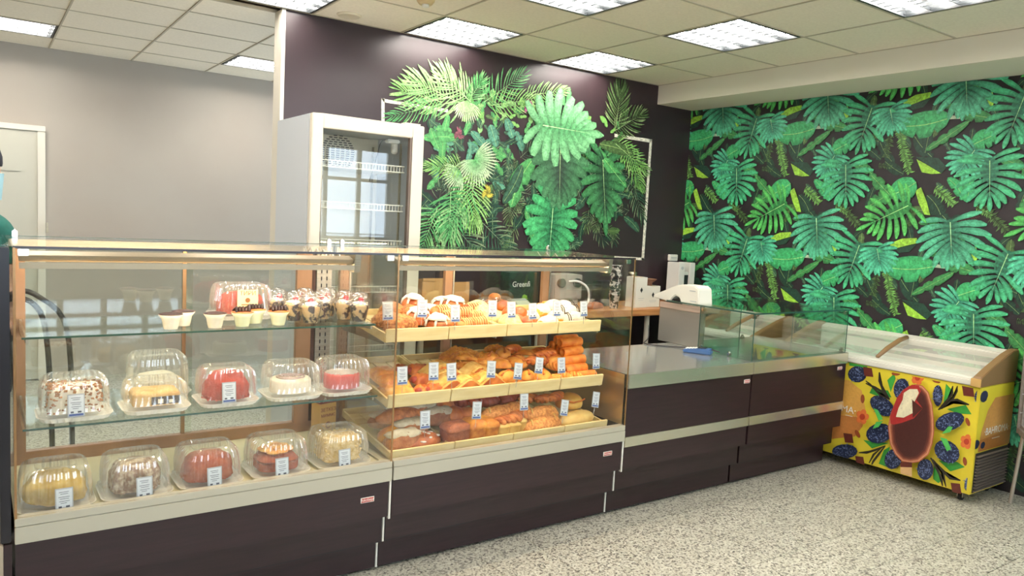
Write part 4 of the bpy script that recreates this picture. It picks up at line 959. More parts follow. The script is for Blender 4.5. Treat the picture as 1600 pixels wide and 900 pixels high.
container(-3.273, yd, ZD, W_, Dp, Hh, 'clear ribbed container with the pale yellow sponge cake, bottom deck, far left')
cake(-3.273, yd, ZD, 'pale yellow rounded sponge cake in the leftmost container on the bottom deck', [('sponge', MB().blob(.092, .085, .070, .09, 22, 1, 40, 22, .85), F['yel_sponge'], True)])
container(-3.028, yd, ZD, W_, Dp, Hh, 'clear ribbed container with the nut flake cake, second on the bottom deck')
cake(-3.028, yd, ZD, 'cake covered in grey brown nut flakes, second on the bottom deck', [('sponge', MB().blob(.078, .076, .078, .07, 26, 2, 28, 14, .7), F['nutcrumb'], True), ('nut_flakes', bits(MB(), 260, .078, .076, .074, .011, 2), F['nutcrumb'], False)])
container(-2.780, yd, ZD, W_, Dp, Hh, 'clear ribbed container with the red brown sponge, third on the bottom deck')
cake(-2.780, yd, ZD, 'domed red brown crumb cake, third on the bottom deck', [('sponge', MB().blob(.088, .081, .074, .05, 24, 3, 36, 18, .8), F['redbrown'], True), ('crumb', bits(MB(), 520, .088, .081, .076, .007, 31), F['redbrown'], False)])
container(-2.520, yd, ZD, W_, Dp, Hh, 'clear ribbed container with the fruit topped chocolate cake, bottom deck')
ft = MB()
for k in range(9):
    g = k * 2 * PI / 9; ft.lathe([(.0001, 0), (.026, 0), (.024, .006), (.0001, .008)], 12, (.045*math.cos(g), .045*math.sin(g), .066+.003*(k % 3)))
ft.lathe([(.0001, 0), (.024, 0), (.02, .008), (.0001, .01)], 12, (0, 0, .074))
cake(-2.520, yd, ZD, 'round chocolate cake topped with orange fruit slices on the bottom deck', [('sponge', rbox(.158, .152, .064, .03), F['redbrown'], True), ('fruit_topping', ft, F['orange'], True)])
container(-2.262, yd, ZD, W_, Dp, Hh+.004, 'clear ribbed container with the tall almond cake, rightmost on the bottom deck')
cake(-2.262, yd, ZD, 'tall square cake coated in almond crumb, rightmost on the bottom deck', [('sponge', rbox(.150, .140, .094, .018, .02, 5), F['almond'], True), ('crumb', bits(MB(), 340, .073, .068, .094, .009, 5, box=True), F['almond'], False)])
# middle glass shelf
zm, ym = .7558, -.475
container(-3.212, ym, zm, .220, .190, .128, 'clear ribbed container with the white caramel flake cake, middle shelf, far left')
cake(-3.212, ym, zm, 'white block cake with caramel flakes, far left on the middle glass shelf', [('sponge', rbox(.160, .126, .088, .014, .01, 7), F['cream'], True), ('flakes', bits(MB(), 230, .079, .062, .088, .009, 8, box=True), F['caramel'], False)])
container(-2.955, ym, zm, .220, .190, .095, 'low clear container with the layered half cake, second on the middle shelf')
cake(-2.955, ym, zm, 'layered half cake with a dark chocolate side, second on the middle shelf', [('pastry_layers', rbox(.16, .12, .052, .012, .03, 9), F['napoleon'], True), ('chocolate_side', MB().box(-.02, .075, -.0635, -.060, .006, .034), F['choc'], False), ('cream_letters', MB().boxc((.01, -.065, .018), (.018, .003, .016)).boxc((.045, -.065, .016), (.014, .003, .012)), F['cream'], False)])
container(-2.702, ym, zm, .212, .190, .125, 'clear ribbed container with the red velvet dome cake, middle shelf')
cake(-2.702, ym, zm, 'domed bright red velvet crumb cake on the middle glass shelf', [('sponge', MB().blob(.084, .076, .078, .05, 34, 11, 36, 18, .92), F['velvet'], True), ('crumb', bits(MB(), 520, .085, .077, .080, .007, 33), F['velvet'], False)])
container(-2.448, ym, zm, .216, .190, .125, 'clear ribbed container with the white cream cake, middle shelf')
sw = MB()
for k in range(5): sw.tube([((.012+k*.011)*math.cos(g*.5), (.012+k*.011)*.9*math.sin(g*.5), .0585) for g in range(0, 9 + k)], .003, 5)
cake(-2.448, ym, zm, 'low white cream cake with a pale purple swirl on the middle shelf', [('cream', MB().lathe([(.080, 0), (.083, .01), (.082, .045), (.076, .054), (.062, .056), (.0001, .054)], 32, sy=.9), F['cream'], True), ('swirl', sw, F['purple'], True)])
container(-2.228, ym, zm, .212, .190, .128, 'clear ribbed container with the striped red cake, rightmost on the middle shelf')
sp = MB()
for k in range(9):
    y = -.058 + k * .0145; q = math.sqrt(max(.0001, .068**2 - (y*1.05)**2)); sp.tube([(-q, y, .0605), (0, y+.004, .062), (q, y, .0605)], .0026, 5)
cake(-2.228, ym, zm, 'round red glazed cake with white stripes, rightmost on the middle shelf', [('sponge', MB().lathe([(.074, 0), (.076, .02), (.075, .052), (.068, .060), (.0001, .060)], 32, sy=.92), F['pinkred'], True), ('stripe_icing', sp, F['icing'], True)])
container(-2.905, -.245, zm, .222, .190, .150, 'empty looking clear container behind the layered half cake, middle shelf')
MB_ = None
cake(-2.905, -.245, zm, 'pale cake in the rear container on the middle shelf', [('sponge', MB().blob(.08, .07, .05, .03, 20, 14, 24, 12, .7), F['cream'], True)])
# upper shelf
zu = 1.0508
container(-2.585, -.235, zu, .235, .20, .125, 'clear ribbed container with the red crumb cake on the top glass shelf')
cake(-2.585, -.235, zu, 'bright red crumb cake in the container on the top glass shelf', [('sponge', MB().blob(.092, .076, .066, .05, 30, 15, 30, 14, .8), F['velvet'], True), ('crumb', bits(MB(), 460, .092, .076, .068, .008, 35), F['velvet'], False)])
st_ = thing('cake_sticker', 'cream paper sticker with the word TIRI, on the top shelf container', 'sticker', (-2.585, -.3355, zu + .088)); 
MB().boxc((0, 0, 0), (.082, .0012, .072)).obj('paper', mat('sticker_cream', 'e2d8a8', .6), st_)
link('lettering', text_mesh('lettering', 'ТИРИ', .024, mat('sticker_brown', '8a5a2c', .6)), st_, loc=(0, -.0012, .022), rot=FRONT_ROT)
MB().lathe([(.010, 0), (.010, .0006)], 12).obj('emblem', MATS['sticker_brown'], st_, loc=(0, -.0008, -.006), rot=(PI/2, 0, 0))
MB().boxc((0, -.0009, -.024), (.05, .0006, .004)).obj('rule', MATS['sticker_brown'], st_)
# dessert pots
def pot(x, y, label, curl):
    t = thing('dessert_pot', label, 'dessert', (x, y, zu), 0, 'white chocolate dessert pots on the top shelf')
    b = MB(); b.lathe([(.024, 0), (.024, .004), (.026, .008), (.031, .036), (.042, .053), (.041, .0535), (.030, .038)], 4 * 5, cap=True)
    b.obj('cup', F['mint'] if curl else F['cream'], t, smooth=True)
    c = MB().lathe([(.0001, .0), (.041, .0), (.042, .004), (.026, .008), (.0001, .010)], 20, (0, 0, .0515)); c.obj('chocolate_top', F['choc'] if not curl else F['brown'], t, smooth=True)
    if curl:
        s = MB()
        for k in range(5): s.tube([(-.028+k*.012, -.022, .060), (-.022+k*.012, 0, .073), (-.028+k*.013, .022, .060)], .0055, 6)
        s.obj('chocolate_curl', F['choc'], t, smooth=True)
    return t
for k, (x, y) in enumerate([(-2.905, -.49), (-2.848, -.42), (-2.752, -.50), (-2.648, -.49), (-2.578, -.42), (-2.508, -.49)]):
    pot(x, y, '%s white dessert pot from the left on the top shelf, %s' % (ORD[k], ['smooth pink brown top', 'set a little behind', 'flat chocolate top', 'curled dark chocolate top', 'set back, chocolate curls', 'beside the domed cups'][k]), k > 2)
# domed trifle cups
cupm = MB().lathe([(.024, .0), (.026, .002), (.037, .062), (.0405, .063), (.0405, .066), (.038, .066)], 24, cap=False).mesh('cup', M_clear, True)
domm = MB().lathe([(.0415, 0), (.0415, .003), (.039, .004), (.0395, .016), (.036, .030), (.028, .040), (.016, .046), (.0001, .048)], 24, cap=False).mesh('dome_lid', M_clear, True)
trm = MB().lathe([(.0235, .003), (.0355, .060), (.028, .066), (.0001, .068)], 22).mesh('trifle', F['trifle'], True)
crm_ = MB().blob(.024, .024, .008, .15, 60, 3, 16, 9).mesh('cream', F['icing'], True)
chm = MB().blob(.011, .011, .011, 0, 1, 0, 12, 8, 1, .8).mesh('cherry', F['cherry'], True)
for k, (x, y) in enumerate([(-2.452, -.30), (-2.415, -.40), (-2.372, -.48), (-2.335, -.30), (-2.285, -.38), (-2.232, -.30), (-2.200, -.41), (-2.166, -.49)]):
    t = thing('trifle_cup', '%s domed trifle cup from the left on the top shelf, cherry under its clear lid' % ORD[k], 'dessert', (x, y, zu + .0005), k, 'domed trifle cups on the top shelf'); t.scale = (1.13, 1.13, 1.13)
    link('cup', cupm, t); link('trifle', trm, t); link('cream', crm_, t, loc=(0, 0, .066)); link('cherry', chm, t, loc=(.006, -.004, .073)); link('dome_lid', domm, t, loc=(0, 0, .0665))
# kraft drink carton standing at the case joint
kc = thing('kraft_carton', 'kraft cardboard carton with a dark red top behind the almond cake', 'carton', (-2.168, -.135, ZD), .25)
MB().box(-.045, .045, -.035, .035, 0, .155).obj('body', mat('kraft', 'c59a55', .7), kc, bev=.002); MB().box(-.0455, .0455, -.0355, .0355, .156, .19).obj('top_band', mat('carton_red', '7c352c', .5), kc, bev=.002)
for s_, z_, tx in ((.024, .125, 'ЗЕТКЕЗ'), (.020, .098, 'МИММС'), (.044, .050, 'С')): link('lettering', text_mesh('lettering', tx, s_ * .95, MATS['carton_red']), kc, loc=(0, -.0356, z_), rot=FRONT_ROT)
link('lettering', text_mesh('lettering', 'А', .03, M_paper), kc, loc=(-.02, -.0362, .173), rot=FRONT_ROT)

# ================================================================ price tags
tgm = MB(); tgm.boxc((0, 0, 0), (.052, .0015, .078))
tgm = tgm.mesh('card', M_tagrim)
tgf = MB().boxc((0, -.0011, .0), (.045, .0006, .070)).mesh('face', M_tag)
ti = MB(); rr_ = random.Random(3)
for k, (z, a) in enumerate(((.026, .028), (.020, .022), (.010, .032), (.004, .026), (-.004, .030), (-.010, .018))):
    ti.boxc((rr_.uniform(-.002, .002), -.0016, z), (a, .0004, .0016))
ti.boxc((-.012, -.0016, -.022), (.009, .0004, .006)).boxc((.010, -.0016, -.022), (.011, .0004, .006)); tim = ti.mesh('price_print', M_ink)
tbm = MB().boxc((0, -.0016, -.031), (.043, .0005, .007)).mesh('blue_strip', M_blue)
tpm = MB().tube([(0, .002, -.036), (0, .004, -.075)], .0013, 5).boxc((0, .002, -.036), (.012, .005, .008)).mesh('holder_pin', M_steel)
def price(x, y, z, rx, ry, rz, label, grp, pin=True):
    t = thing('price_tag', label, 'price tag', (x, y, z), 0, grp); t.rotation_euler = (rx, ry, rz)
    link('card', tgm, t); link('face', tgf, t); link('price_print', tim, t); link('blue_strip', tbm, t)
    if pin: link('holder_pin', tpm, t)
G1 = 'white price tags with a blue strip'
for k, (x, what) in enumerate(((-3.257, 'yellow sponge cake'), (-3.017, 'nut flake cake'), (-2.785, 'red brown cake'), (-2.538, 'fruit topped cake'), (-2.285, 'almond cake'))):
    price(x, -.668, .525, -.12, 0, .06, 'white price tag leaning on the container of the %s, bottom deck' % what, G1, False)
for x, what in ((-3.215, 'white caramel flake cake'), (-2.716, 'red velvet cake')): price(x, -.578, .815, -.08, 0, .05, 'white price tag on the container of the %s, middle shelf' % what, G1, False)
TT = [(-2.069, 1.150, 0), (-1.905, 1.156, .06), (-1.737, 1.130, .02), (-1.538, 1.146, .04), (-1.43, 1.138, 0), (-1.305, 1.128, 0), (-1.157, 1.138, .03), (-.984, 1.132, 0)]
for k, (x, z, ry) in enumerate(TT): price(x, -.565, z - .045, -.1, ry, .1, '%s price tag from the left above the top wooden trays' % ORD[k], G1)
TM = [(-2.013, .835, .03), (-1.862, .843, .05), (-1.771, .834, 0), (-1.56, .83, .12), (-1.407, .81, .18), (-1.284, .829, .18), (-1.146, .82, .02), (-.92, .827, .08)]
for k, (x, z, ry) in enumerate(TM): price(x, -.612, z - .003, -.12, ry, .1, '%s price tag from the left above the middle wooden trays' % ORD[k], G1)
TB = [(-1.918, .641, .04), (-1.656, .655, .12), (-1.394, .668, .06), (-1.147, .615, .22), (-.946, .637, .22)]
for k, (x, z, ry) in enumerate(TB): price(x, -.655, z, -.12, ry, .1, '%s price tag from the left above the bottom wooden trays' % ORD[k], G1)

# ================================================================ wooden trays
TRD = {}
def tray(x0, x1, y0, y1, z0, slope, bh, label):
    wd = round(x1 - x0, 3); ns = max(2, int(round(wd / .073))); a = math.atan(slope)
    t = thing('wooden_tray', label, 'tray', ((x0+x1)/2, y0, z0), 0, 'slatted pine bakery trays'); t.rotation_euler = (a, 0, 0)
    h = wd / 2; dp = (y1 - y0) / math.cos(a)
    if wd not in TRD: TRD[wd] = None
    MB().box(-h+.001, h-.001, 0, .012, -.008, bh).obj('front_board', M_wood, t, bev=.0015)
    MB().box(-h+.001, h-.001, dp-.012, dp, -.008, .03).obj('rear_board', M_wood, t, bev=.0015)
    for s in (-1, 1): MB().box(s*(h-.006)-.005, s*(h-.006)+.005, .0125, dp-.0125, -.008, bh*.6).obj('side_board', M_wood, t, bev=.001)
    sw_ = (wd - .024) / ns; me = MB().box(-sw_/2+.004, sw_/2-.004, .0125, dp-.0125, -.004, .004).mesh('slat', M_wood, bev=.001, seg=1)
    for k in range(ns): link('slat', me, t, loc=(-h + .012 + sw_ * (k + .5), 0, 0))
    return t
PX = [(-2.072, -1.765), (-1.763, -1.448), (-1.446, -1.140), (-1.138, -.858)]
nm = ['leftmost', 'second', 'third', 'rightmost']
for k, (a, b) in enumerate(PX):
    tray(a, b, -.56, -.09, .975, .10, .050, '%s slatted pine tray of the top row in the bakery case' % nm[k])
    tray(a, b, -.60, -.09, .700, .17, .050, '%s slatted pine tray of the middle row in the bakery case' % nm[k])
    tray(a, b, -.655, -.12, .486, .12, .038, '%s slatted pine tray of the bottom row in the bakery case' % nm[k])
# chrome support arms below the trays
for z0, sl_, yf in ((.975, .10, -.54), (.700, .17, -.58)):
    for x in (XM+.045, XM+.62, XR-.045):
        MB().prism([(yf+.02, z0-.012), (-.064, z0-.012+sl_*.45), (-.064, z0-.07+sl_*.45), (yf+.02, z0-.022)], x-.004, x+.004, 'x').obj('tray_bracket', M_steel, cr)
# ================================================================ pastries
def proto(kind, parts): 
    out = []
    for nm, b, mt, sm in parts: out.append((nm, b.mesh(nm, mt, sm)))
    PROTO[kind] = out
PROTO = {}
def seg_loaf(L, R_, n, ridge, curve=0, nseg=24, taper=.35, sz=.8):
    pts, rs = [], []
    for i in range(nseg + 1):
        t = i / nseg * 2 - 1; pts.append((t * L, curve * (1 - t*t), R_ * sz * .9)); rs.append(R_ * (taper + (1 - taper) * math.sqrt(max(0, 1 - t*t))) * (1 + ridge * math.sin(t * n * PI)))
    return pts, rs
def helix(L, R_, r, turns, strands=2, n=30, b=None, flat=.8):
    b = b or MB()
    for s in range(strands):
        pts, rs = [], []
        for i in range(n + 1):
            t = i / n; g = turns * 2 * PI * t + s * 2 * PI / strands; k = math.sin(PI * min(1, max(.0, t*.94+.03))) ** .5
            pts.append(((t - .5) * L, R_ * math.cos(g) * k, r + R_ * flat * (1 + math.sin(g) * k) * .8)); rs.append(r * (.45 + .6 * k))
        b.tube(pts, rs, 8)
    return b
proto('nut', [('roll', MB().blob(.060, .050, .042, .10, 30, 1, 22, 12), F['nut'], True), ('nut_crumb', bits(MB(), 190, .060, .050, .050, .0085, 4), F['nutbit'], False)])
ic = MB().blob(.040, .036, .016, .22, 38, 5, 20, 10, 1, .2, (0, 0, .044))
for k in range(7):
    g = k * .9; ic.tube([(.03*math.cos(g), .028*math.sin(g), .052), (.046*math.cos(g), .042*math.sin(g), .038), (.050*math.cos(g), .046*math.sin(g), .020)], [.006, .005, .004], 6)
sp_ = MB().tube([((.008 + .0042*i)*math.cos(i*.6), (.008 + .0042*i)*.9*math.sin(i*.6), .028) for i in range(11)], .016, 8)
proto('cinn', [('roll', MB().blob(.048, .044, .036, .05, 20, 2, 20, 10), F['brown'], True), ('coil', sp_, F['brown'], True), ('icing', ic, F['icing'], True)])
p, r_ = seg_loaf(.050, .026, 7, .14, .012)
cl_ = MB()
for k in range(6):
    x = -.034 + k * .0135; cl_.tube([(x-.003, -.022, .022), (x, -.012, .042), (x+.003, .004, .050), (x+.005, .020, .036)], .0022, 5)
proto('crois', [('dough', MB().tube(p, r_, 12), F['crois'], True), ('glaze_stripe', cl_, F['crois_l'], True)])
proto('sugar', [('bun', MB().blob(.054, .046, .040, .10, 46, 3, 26, 14), F['sugar'], True)])
proto('bun', [('bun', MB().blob(.042, .034, .032, .03, 16, 4), F['bun'], True)])
proto('powder', [('roll', MB().blob(.052, .034, .032, .05, 20, 6), F['golden'], True), ('icing', MB().blob(.049, .0345, .030, .07, 24, 6, c=(0, 0, .006)), F['powder'], True)])
proto('small', [('pastry', helix(.05, .012, .010, 1.5), F['golden'], True)])
zz = MB()
for k in range(9):
    x = -.046 + k * .0115; zz.tube([(x-.004, -.028, .020), (x-.002, -.018, .038), (x, 0, .0465), (x+.002, .018, .038), (x+.004, .028, .020)], .0019, 5)
proto('stripe', [('roll', MB().blob(.058, .033, .036, .03, 16, 7), F['powder'], True), ('chocolate_line', zz, F['chocline'], True)])
def pillow(w_, d_, h, amp, seed, corner=.6):
    b = MB(); n = 14; top, bot = [], []
    for j in range(n + 1):
        for i in range(n + 1):
            u, v = i/n*2-1, j/n*2-1; e_ = max(0, (1 - abs(u)**3) * (1 - abs(v)**3)) ** .5; x, y = u*w_/2, v*d_/2
            z = h * e_ * (1 + amp * noise.noise(Vector((x*60+seed*9, y*60, seed)))) + .003; top.append((x, y, z)); bot.append((x, y, .002 * (1-e_)))
    o = (n+1)**2
    fs = [(j*(n+1)+i, j*(n+1)+i+1, (j+1)*(n+1)+i+1, (j+1)*(n+1)+i) for j in range(n) for i in range(n)]
    fb = [tuple(o+q for q in f[::-1]) for f in fs]
    ring = [i for i in range(n+1)] + [(j+1)*(n+1)-1 for j in range(1, n+1)] + [n*(n+1)+i for i in range(n-1, -1, -1)] + [j*(n+1) for j in range(n-1, 0, -1)]
    side = [(ring[k], ring[(k+1) % len(ring)], o+ring[(k+1) % len(ring)], o+ring[k]) for k in range(len(ring))]
    b.add(top + bot, fs + fb + side); return b
proto('puff', [('pastry', pillow(.115, .105, .032, .5, 1), F['puff'], True)])
proto('tri', [('pastry', MB().prism([(-.078, 0), (.078, 0), (.080, .012), (.012, .062), (-.010, .063), (-.080, .013)], -.035, .035), F['tri'], False)])
PROTO['tri'] = [('pastry', MB().prism([(-.080, 0), (.080, 0), (.082, .014), (.012, .060), (-.010, .061), (-.082, .015)], -.032, .034).mesh('pastry', F['tri'], False, bev=.008)), ('filling', MB().prism([(-.076, .004), (.076, .004), (.01, .052), (-.01, .052)], -.034, -.0325).mesh('filling', F['toast']))]
proto('rolls', [('pastry', pillow(.085, .055, .030, .4, 2), F['toast'], True), ('sausage', MB().tube([(-.047, 0, .016), (.047, 0, .016)], .011, 10), F['sausage'], True)])
proto('cheese', [('pastry', MB().blob(.052, .044, .026, .12, 30, 8), F['cheese'], True), ('grated_cheese', bits(MB(), 90, .048, .040, .030, .014, 9, True), F['cheesebit'], False)])
proto('pie', [('pastry', MB().blob(.050, .034, .030, .06, 26, 9), F['golden'], True), ('crimp', helix(.085, .004, .004, 5, 1, 40, None, .2), F['golden'], True)])
PROTO['pie'][1] = ('crimp', MB().tube([(-.045+i*.0045, .003*(-1)**i, .043 - abs(i-10)*.0013) for i in range(21)], .0035, 5).mesh('crimp', F['toast'], True))
proto('flat', [('pastry', pillow(.105, .07, .018, .8, 4), F['golden'], True)])
proto('twist', [('strands', helix(.13, .013, .012, 2.2, 2), F['toast'], True)])
proto('braid', [('strands', helix(.085, .016, .009, 2.0, 3), F['golden'], True)])
tb = MB(); n = 18
vs = []
for x_, ro, ri in ((-.058, .0205, .0150), (-.05, .022, .015), (0, .0235, .015), (.05, .022, .015), (.058, .0205, .015)):
    for k in range(n): g = 2*PI*k/n; vs.append((x_, ro*math.cos(g)*(1+.05*math.sin(3*g)), .023 + ro*math.sin(g)))
for x_ in (.058, -.058):
    for k in range(n): g = 2*PI*k/n; vs.append((x_, .0135*math.cos(g), .023 + .0135*math.sin(g)))
fs = [(i*n+k, i*n+(k+1) % n, (i+1)*n+(k+1) % n, (i+1)*n+k) for i in range(6) for k in range(n)] + [(6*n+k, 6*n+(k+1) % n, (k+1) % n, k) for k in range(n)]
tb.add(vs, fs); proto('tube', [('rolled_wafer', tb, F['tube'], True)])
def dusted(b, k=.55): return b
proto('rye', [('crust', MB().blob(.082, .046, .046, .04, 18, 12, 24, 14), F['rye'], True), ('flour_dusting', MB().blob(.070, .034, .020, .15, 30, 13, 22, 10, 1, .2, (0, 0, .042)), F['flour'], True)])
ck = MB(); rk = random.Random(5)
for k in range(16):
    th, q = k * 2.4, .012 + .0045 * k; x, y = q*1.05*math.cos(th), q*.58*math.sin(th); ck.blob(.0135, .011, .004, .25, 60, k, 9, 5, 1, .3, (x, y, .036 * math.sqrt(max(.05, 1 - (x/.095)**2 - (y/.058)**2)) + .006))
proto('cookie', [('crust', MB().blob(.088, .055, .036, .05, 22, 15, 24, 12), F['brown'], True), ('sugar_crackle', ck, F['icing'], True)])
proto('bagu', [('crust', MB().blob(.105, .032, .036, .05, 22, 16, 24, 12), F['crust'], True)])
proto('loaf', [('crust', MB().blob(.075, .045, .04, .05, 22, 17, 24, 12), F['golden'], True)])
proto('bun2', [('bun', MB().blob(.058, .045, .040, .04, 16, 18, 22, 12), F['toast'], True)])
def brickb(w_, d_, h, dome, seed, amp=.03):
    b = MB(); N = 40; lv = [(0, .88), (.004, .90), (h*.5, .95), (h*.86, .99), (h*.9, 1.06), (h, 1.03), (h+dome*.55, .86), (h+dome*.9, .55), (h+dome, .22)]
    vs = []
    for z, k in lv:
        for x, y in rrect(w_*k, d_*k, .016*k, N):
            q = 1 + amp * noise.noise(Vector((x*50+seed, y*50, z*50))); vs.append((x*q, y*q, z * (1 + amp*.5*noise.noise(Vector((x*40, y*40, seed))))))
    m = len(lv); fs = [(i*N+k, i*N+(k+1) % N, (i+1)*N+(k+1) % N, (i+1)*N+k) for i in range(m-1) for k in range(N)] + [tuple((m-1)*N+k for k in range(N)), tuple(range(N))]
    b.add(vs, fs); return b
proto('brick_dark', [('crust', brickb(.125, .085, .062, .022, 1), F['dark'], True)])
proto('brick', [('crust', brickb(.082, .085, .060, .024, 2), F['brick'], True)])
proto('brick_small', [('crumb', brickb(.062, .062, .046, .010, 3), F['baton'], True), ('braided_top', helix(.075, .018, .014, 1.2, 2), F['crust'], True)])
PROTO['brick_small'][1] = ('braided_top', (lambda b: (setattr(b, 'v', [(x, y, z+.040) for x, y, z in b.v]), b)[1])(helix(.078, .016, .012, 1.2, 2)).mesh('braided_top', F['crust'], True))
proto('glazed', [('strands', helix(.095, .022, .019, 1.6, 3), F['glaze'], True)])
sl2 = MB()
for k in range(5):
    x = -.065 + k * .032; sl2.tube([(x-.012, -.024, .040), (x, 0, .0515), (x+.012, .024, .040)], [.002, .005, .002], 6)
proto('seed', [('crust', MB().blob(.105, .042, .042, .05, 40, 21, 28, 14), F['seed'], True), ('slash', sl2, F['baton'], True)])
proto('baton', [('crust', MB().blob(.115, .046, .046, .02, 12, 22, 28, 14), F['baton'], True), ('slash', sl2, F['crois_l'], True)])
proto('big', [('crust', MB().blob(.082, .060, .054, .04, 12, 23, 28, 14), F['big'], True), ('split', MB().tube([(-.05, -.052, .050), (-.02, -.058, .042), (.03, -.057, .046), (.06, -.048, .052)], .004, 6), F['toast'], True)])
DESC = dict(nut='nut crusted roll', cinn='iced cinnamon bun', crois='striped small croissant', sugar='pale sugar coated bun', bun='glossy brown bun', powder='white iced oval roll',
    small='small golden knot pastry', stripe='white roll with dark zigzag lines', puff='square golden puff pastry', rolls='sausage roll', tri='triangular puff pastry', cheese='cheese topped pastry',
    pie='oval golden pie', flat='flat golden pastry', twist='long twisted pastry', braid='small braided pastry', tube='rolled wafer tube', rye='floured rye loaf', cookie='crackled sugar loaf', bagu='slim brown loaf',
    loaf='rounded golden loaf', bun2='smooth brown bread bun', brick_dark='dark brick loaf', brick='golden brick loaf', brick_small='small brick loaf with a braided top', glazed='dark red glazed braid', seed='seeded oblong loaf',
    baton='pale slashed baton', big='large glossy split loaf')
CAT = dict(rye='bread', cookie='bread', bagu='bread', loaf='bread', brick_dark='bread', brick='bread', brick_small='bread', seed='bread', baton='bread', big='bread', bun2='bread')
NAME = dict(nut='nut_roll', cinn='cinnamon_bun', crois='croissant', sugar='sugar_bun', bun='brown_bun', powder='iced_roll', small='knot_pastry', stripe='striped_roll', puff='puff_pastry', rolls='sausage_roll', tri='triangle_pastry',
    cheese='cheese_pastry', pie='small_pie', flat='flat_pastry', twist='twisted_pastry', braid='braided_pastry', tube='wafer_tube', rye='rye_loaf', cookie='crackled_loaf', bagu='slim_loaf', loaf='golden_loaf', bun2='bread_bun',
    brick_dark='dark_brick_loaf', brick='brick_loaf', brick_small='small_brick_loaf', glazed='glazed_braid', seed='seeded_loaf', baton='pale_baton', big='split_loaf')
HC = dict(nut=.03, cinn=.03, crois=.022, sugar=.028, bun=.022, powder=.02, small=.014, stripe=.024, puff=.012, rolls=.016, tri=.02, cheese=.02, pie=.018, flat=.008, twist=.016, braid=.016, tube=.023, rye=.03, cookie=.024, bagu=.02,
    loaf=.025, bun2=.025, brick_dark=.04, brick=.04, brick_small=.036, glazed=.028, seed=.026, baton=.028, big=.034)
ROT = dict(crois=(.2, .5), stripe=(-.1, .1), powder=(-.3, .4), rye=(-.1, .15), cookie=(0, .1), bagu=(-.1, .1), seed=(.05, .2), baton=(0, .12), tube=(-.3, .05), twist=(.2, .6), brick_dark=(.05, .15), brick=(0, .15), brick_small=(-.1, .15), tri=(-.1, .2), puff=(-.2, .3), big=(-.05, .1), rolls=(.2, .9), glazed=(0, .8))
TRN = {'t': 'top', 'm': 'middle', 'b': 'bottom'}
TP = {'t': (-.56, .975, .10), 'm': (-.60, .70, .17), 'b': (-.655, .486, .12)}
def place_items(tr, items):
    rnd = random.Random(ord(tr)); byk = {}
    for it in items: byk.setdefault(it[0], []).append(it)
    y0, z0, sl_ = TP[tr]
    for kd, its in byk.items():
        its.sort(key=lambda q: q[1] - q[2] * .7)
        for n_, (k_, x, y, z) in enumerate(its):
            cnt = len(its)
            if cnt == 1: lab = '%s, the only one on the %s wooden trays' % (DESC[kd], TRN[tr])
            elif n_ == 0: lab = 'leftmost %s on the %s wooden trays' % (DESC[kd], TRN[tr])
            elif n_ == cnt - 1: lab = 'rightmost %s on the %s wooden trays' % (DESC[kd], TRN[tr])
            else: lab = '%s, %s of its kind from the left, %s trays' % (DESC[kd], ORD[n_], TRN[tr])
            a, b = ROT.get(kd, (0, 3)); zz_ = max(z - HC[kd], z0 + sl_ * (y - y0) + .006)
            t = thing(NAME[kd], lab, CAT.get(kd, 'pastry'), (x, y, zz_), rnd.uniform(a, b), DESC[kd] + 's on the %s wooden trays' % TRN[tr])
            t.rotation_euler = (math.atan(sl_), rnd.uniform(-.06, .06), rnd.uniform(a, b)); s_ = rnd.uniform(.96, 1.08) * {'t': 1.22, 'm': 1.18, 'b': 1.12}[tr] * (.92 if kd in ('tube', 'big', 'baton') else 1); t.scale = (s_, s_, s_)
            for nm_, me in PROTO[kd]: link(nm_, me, t)
            Rm = t.rotation_euler.to_matrix(); P_ = [Rm @ (Vector(v.co) * s_) for _, me in PROTO[kd] for v in me.vertices]
            t.location.y = max(y, y0 + .018 - min(p.y for p in P_)); lo, hi = -2.060 - min(p.x for p in P_), -.872 - max(p.x for p in P_)
            t.location.x = min(max(x, lo), hi); t.location.z = max(z - HC[kd], z0 + sl_ * (t.location.y - y0) + .0055)
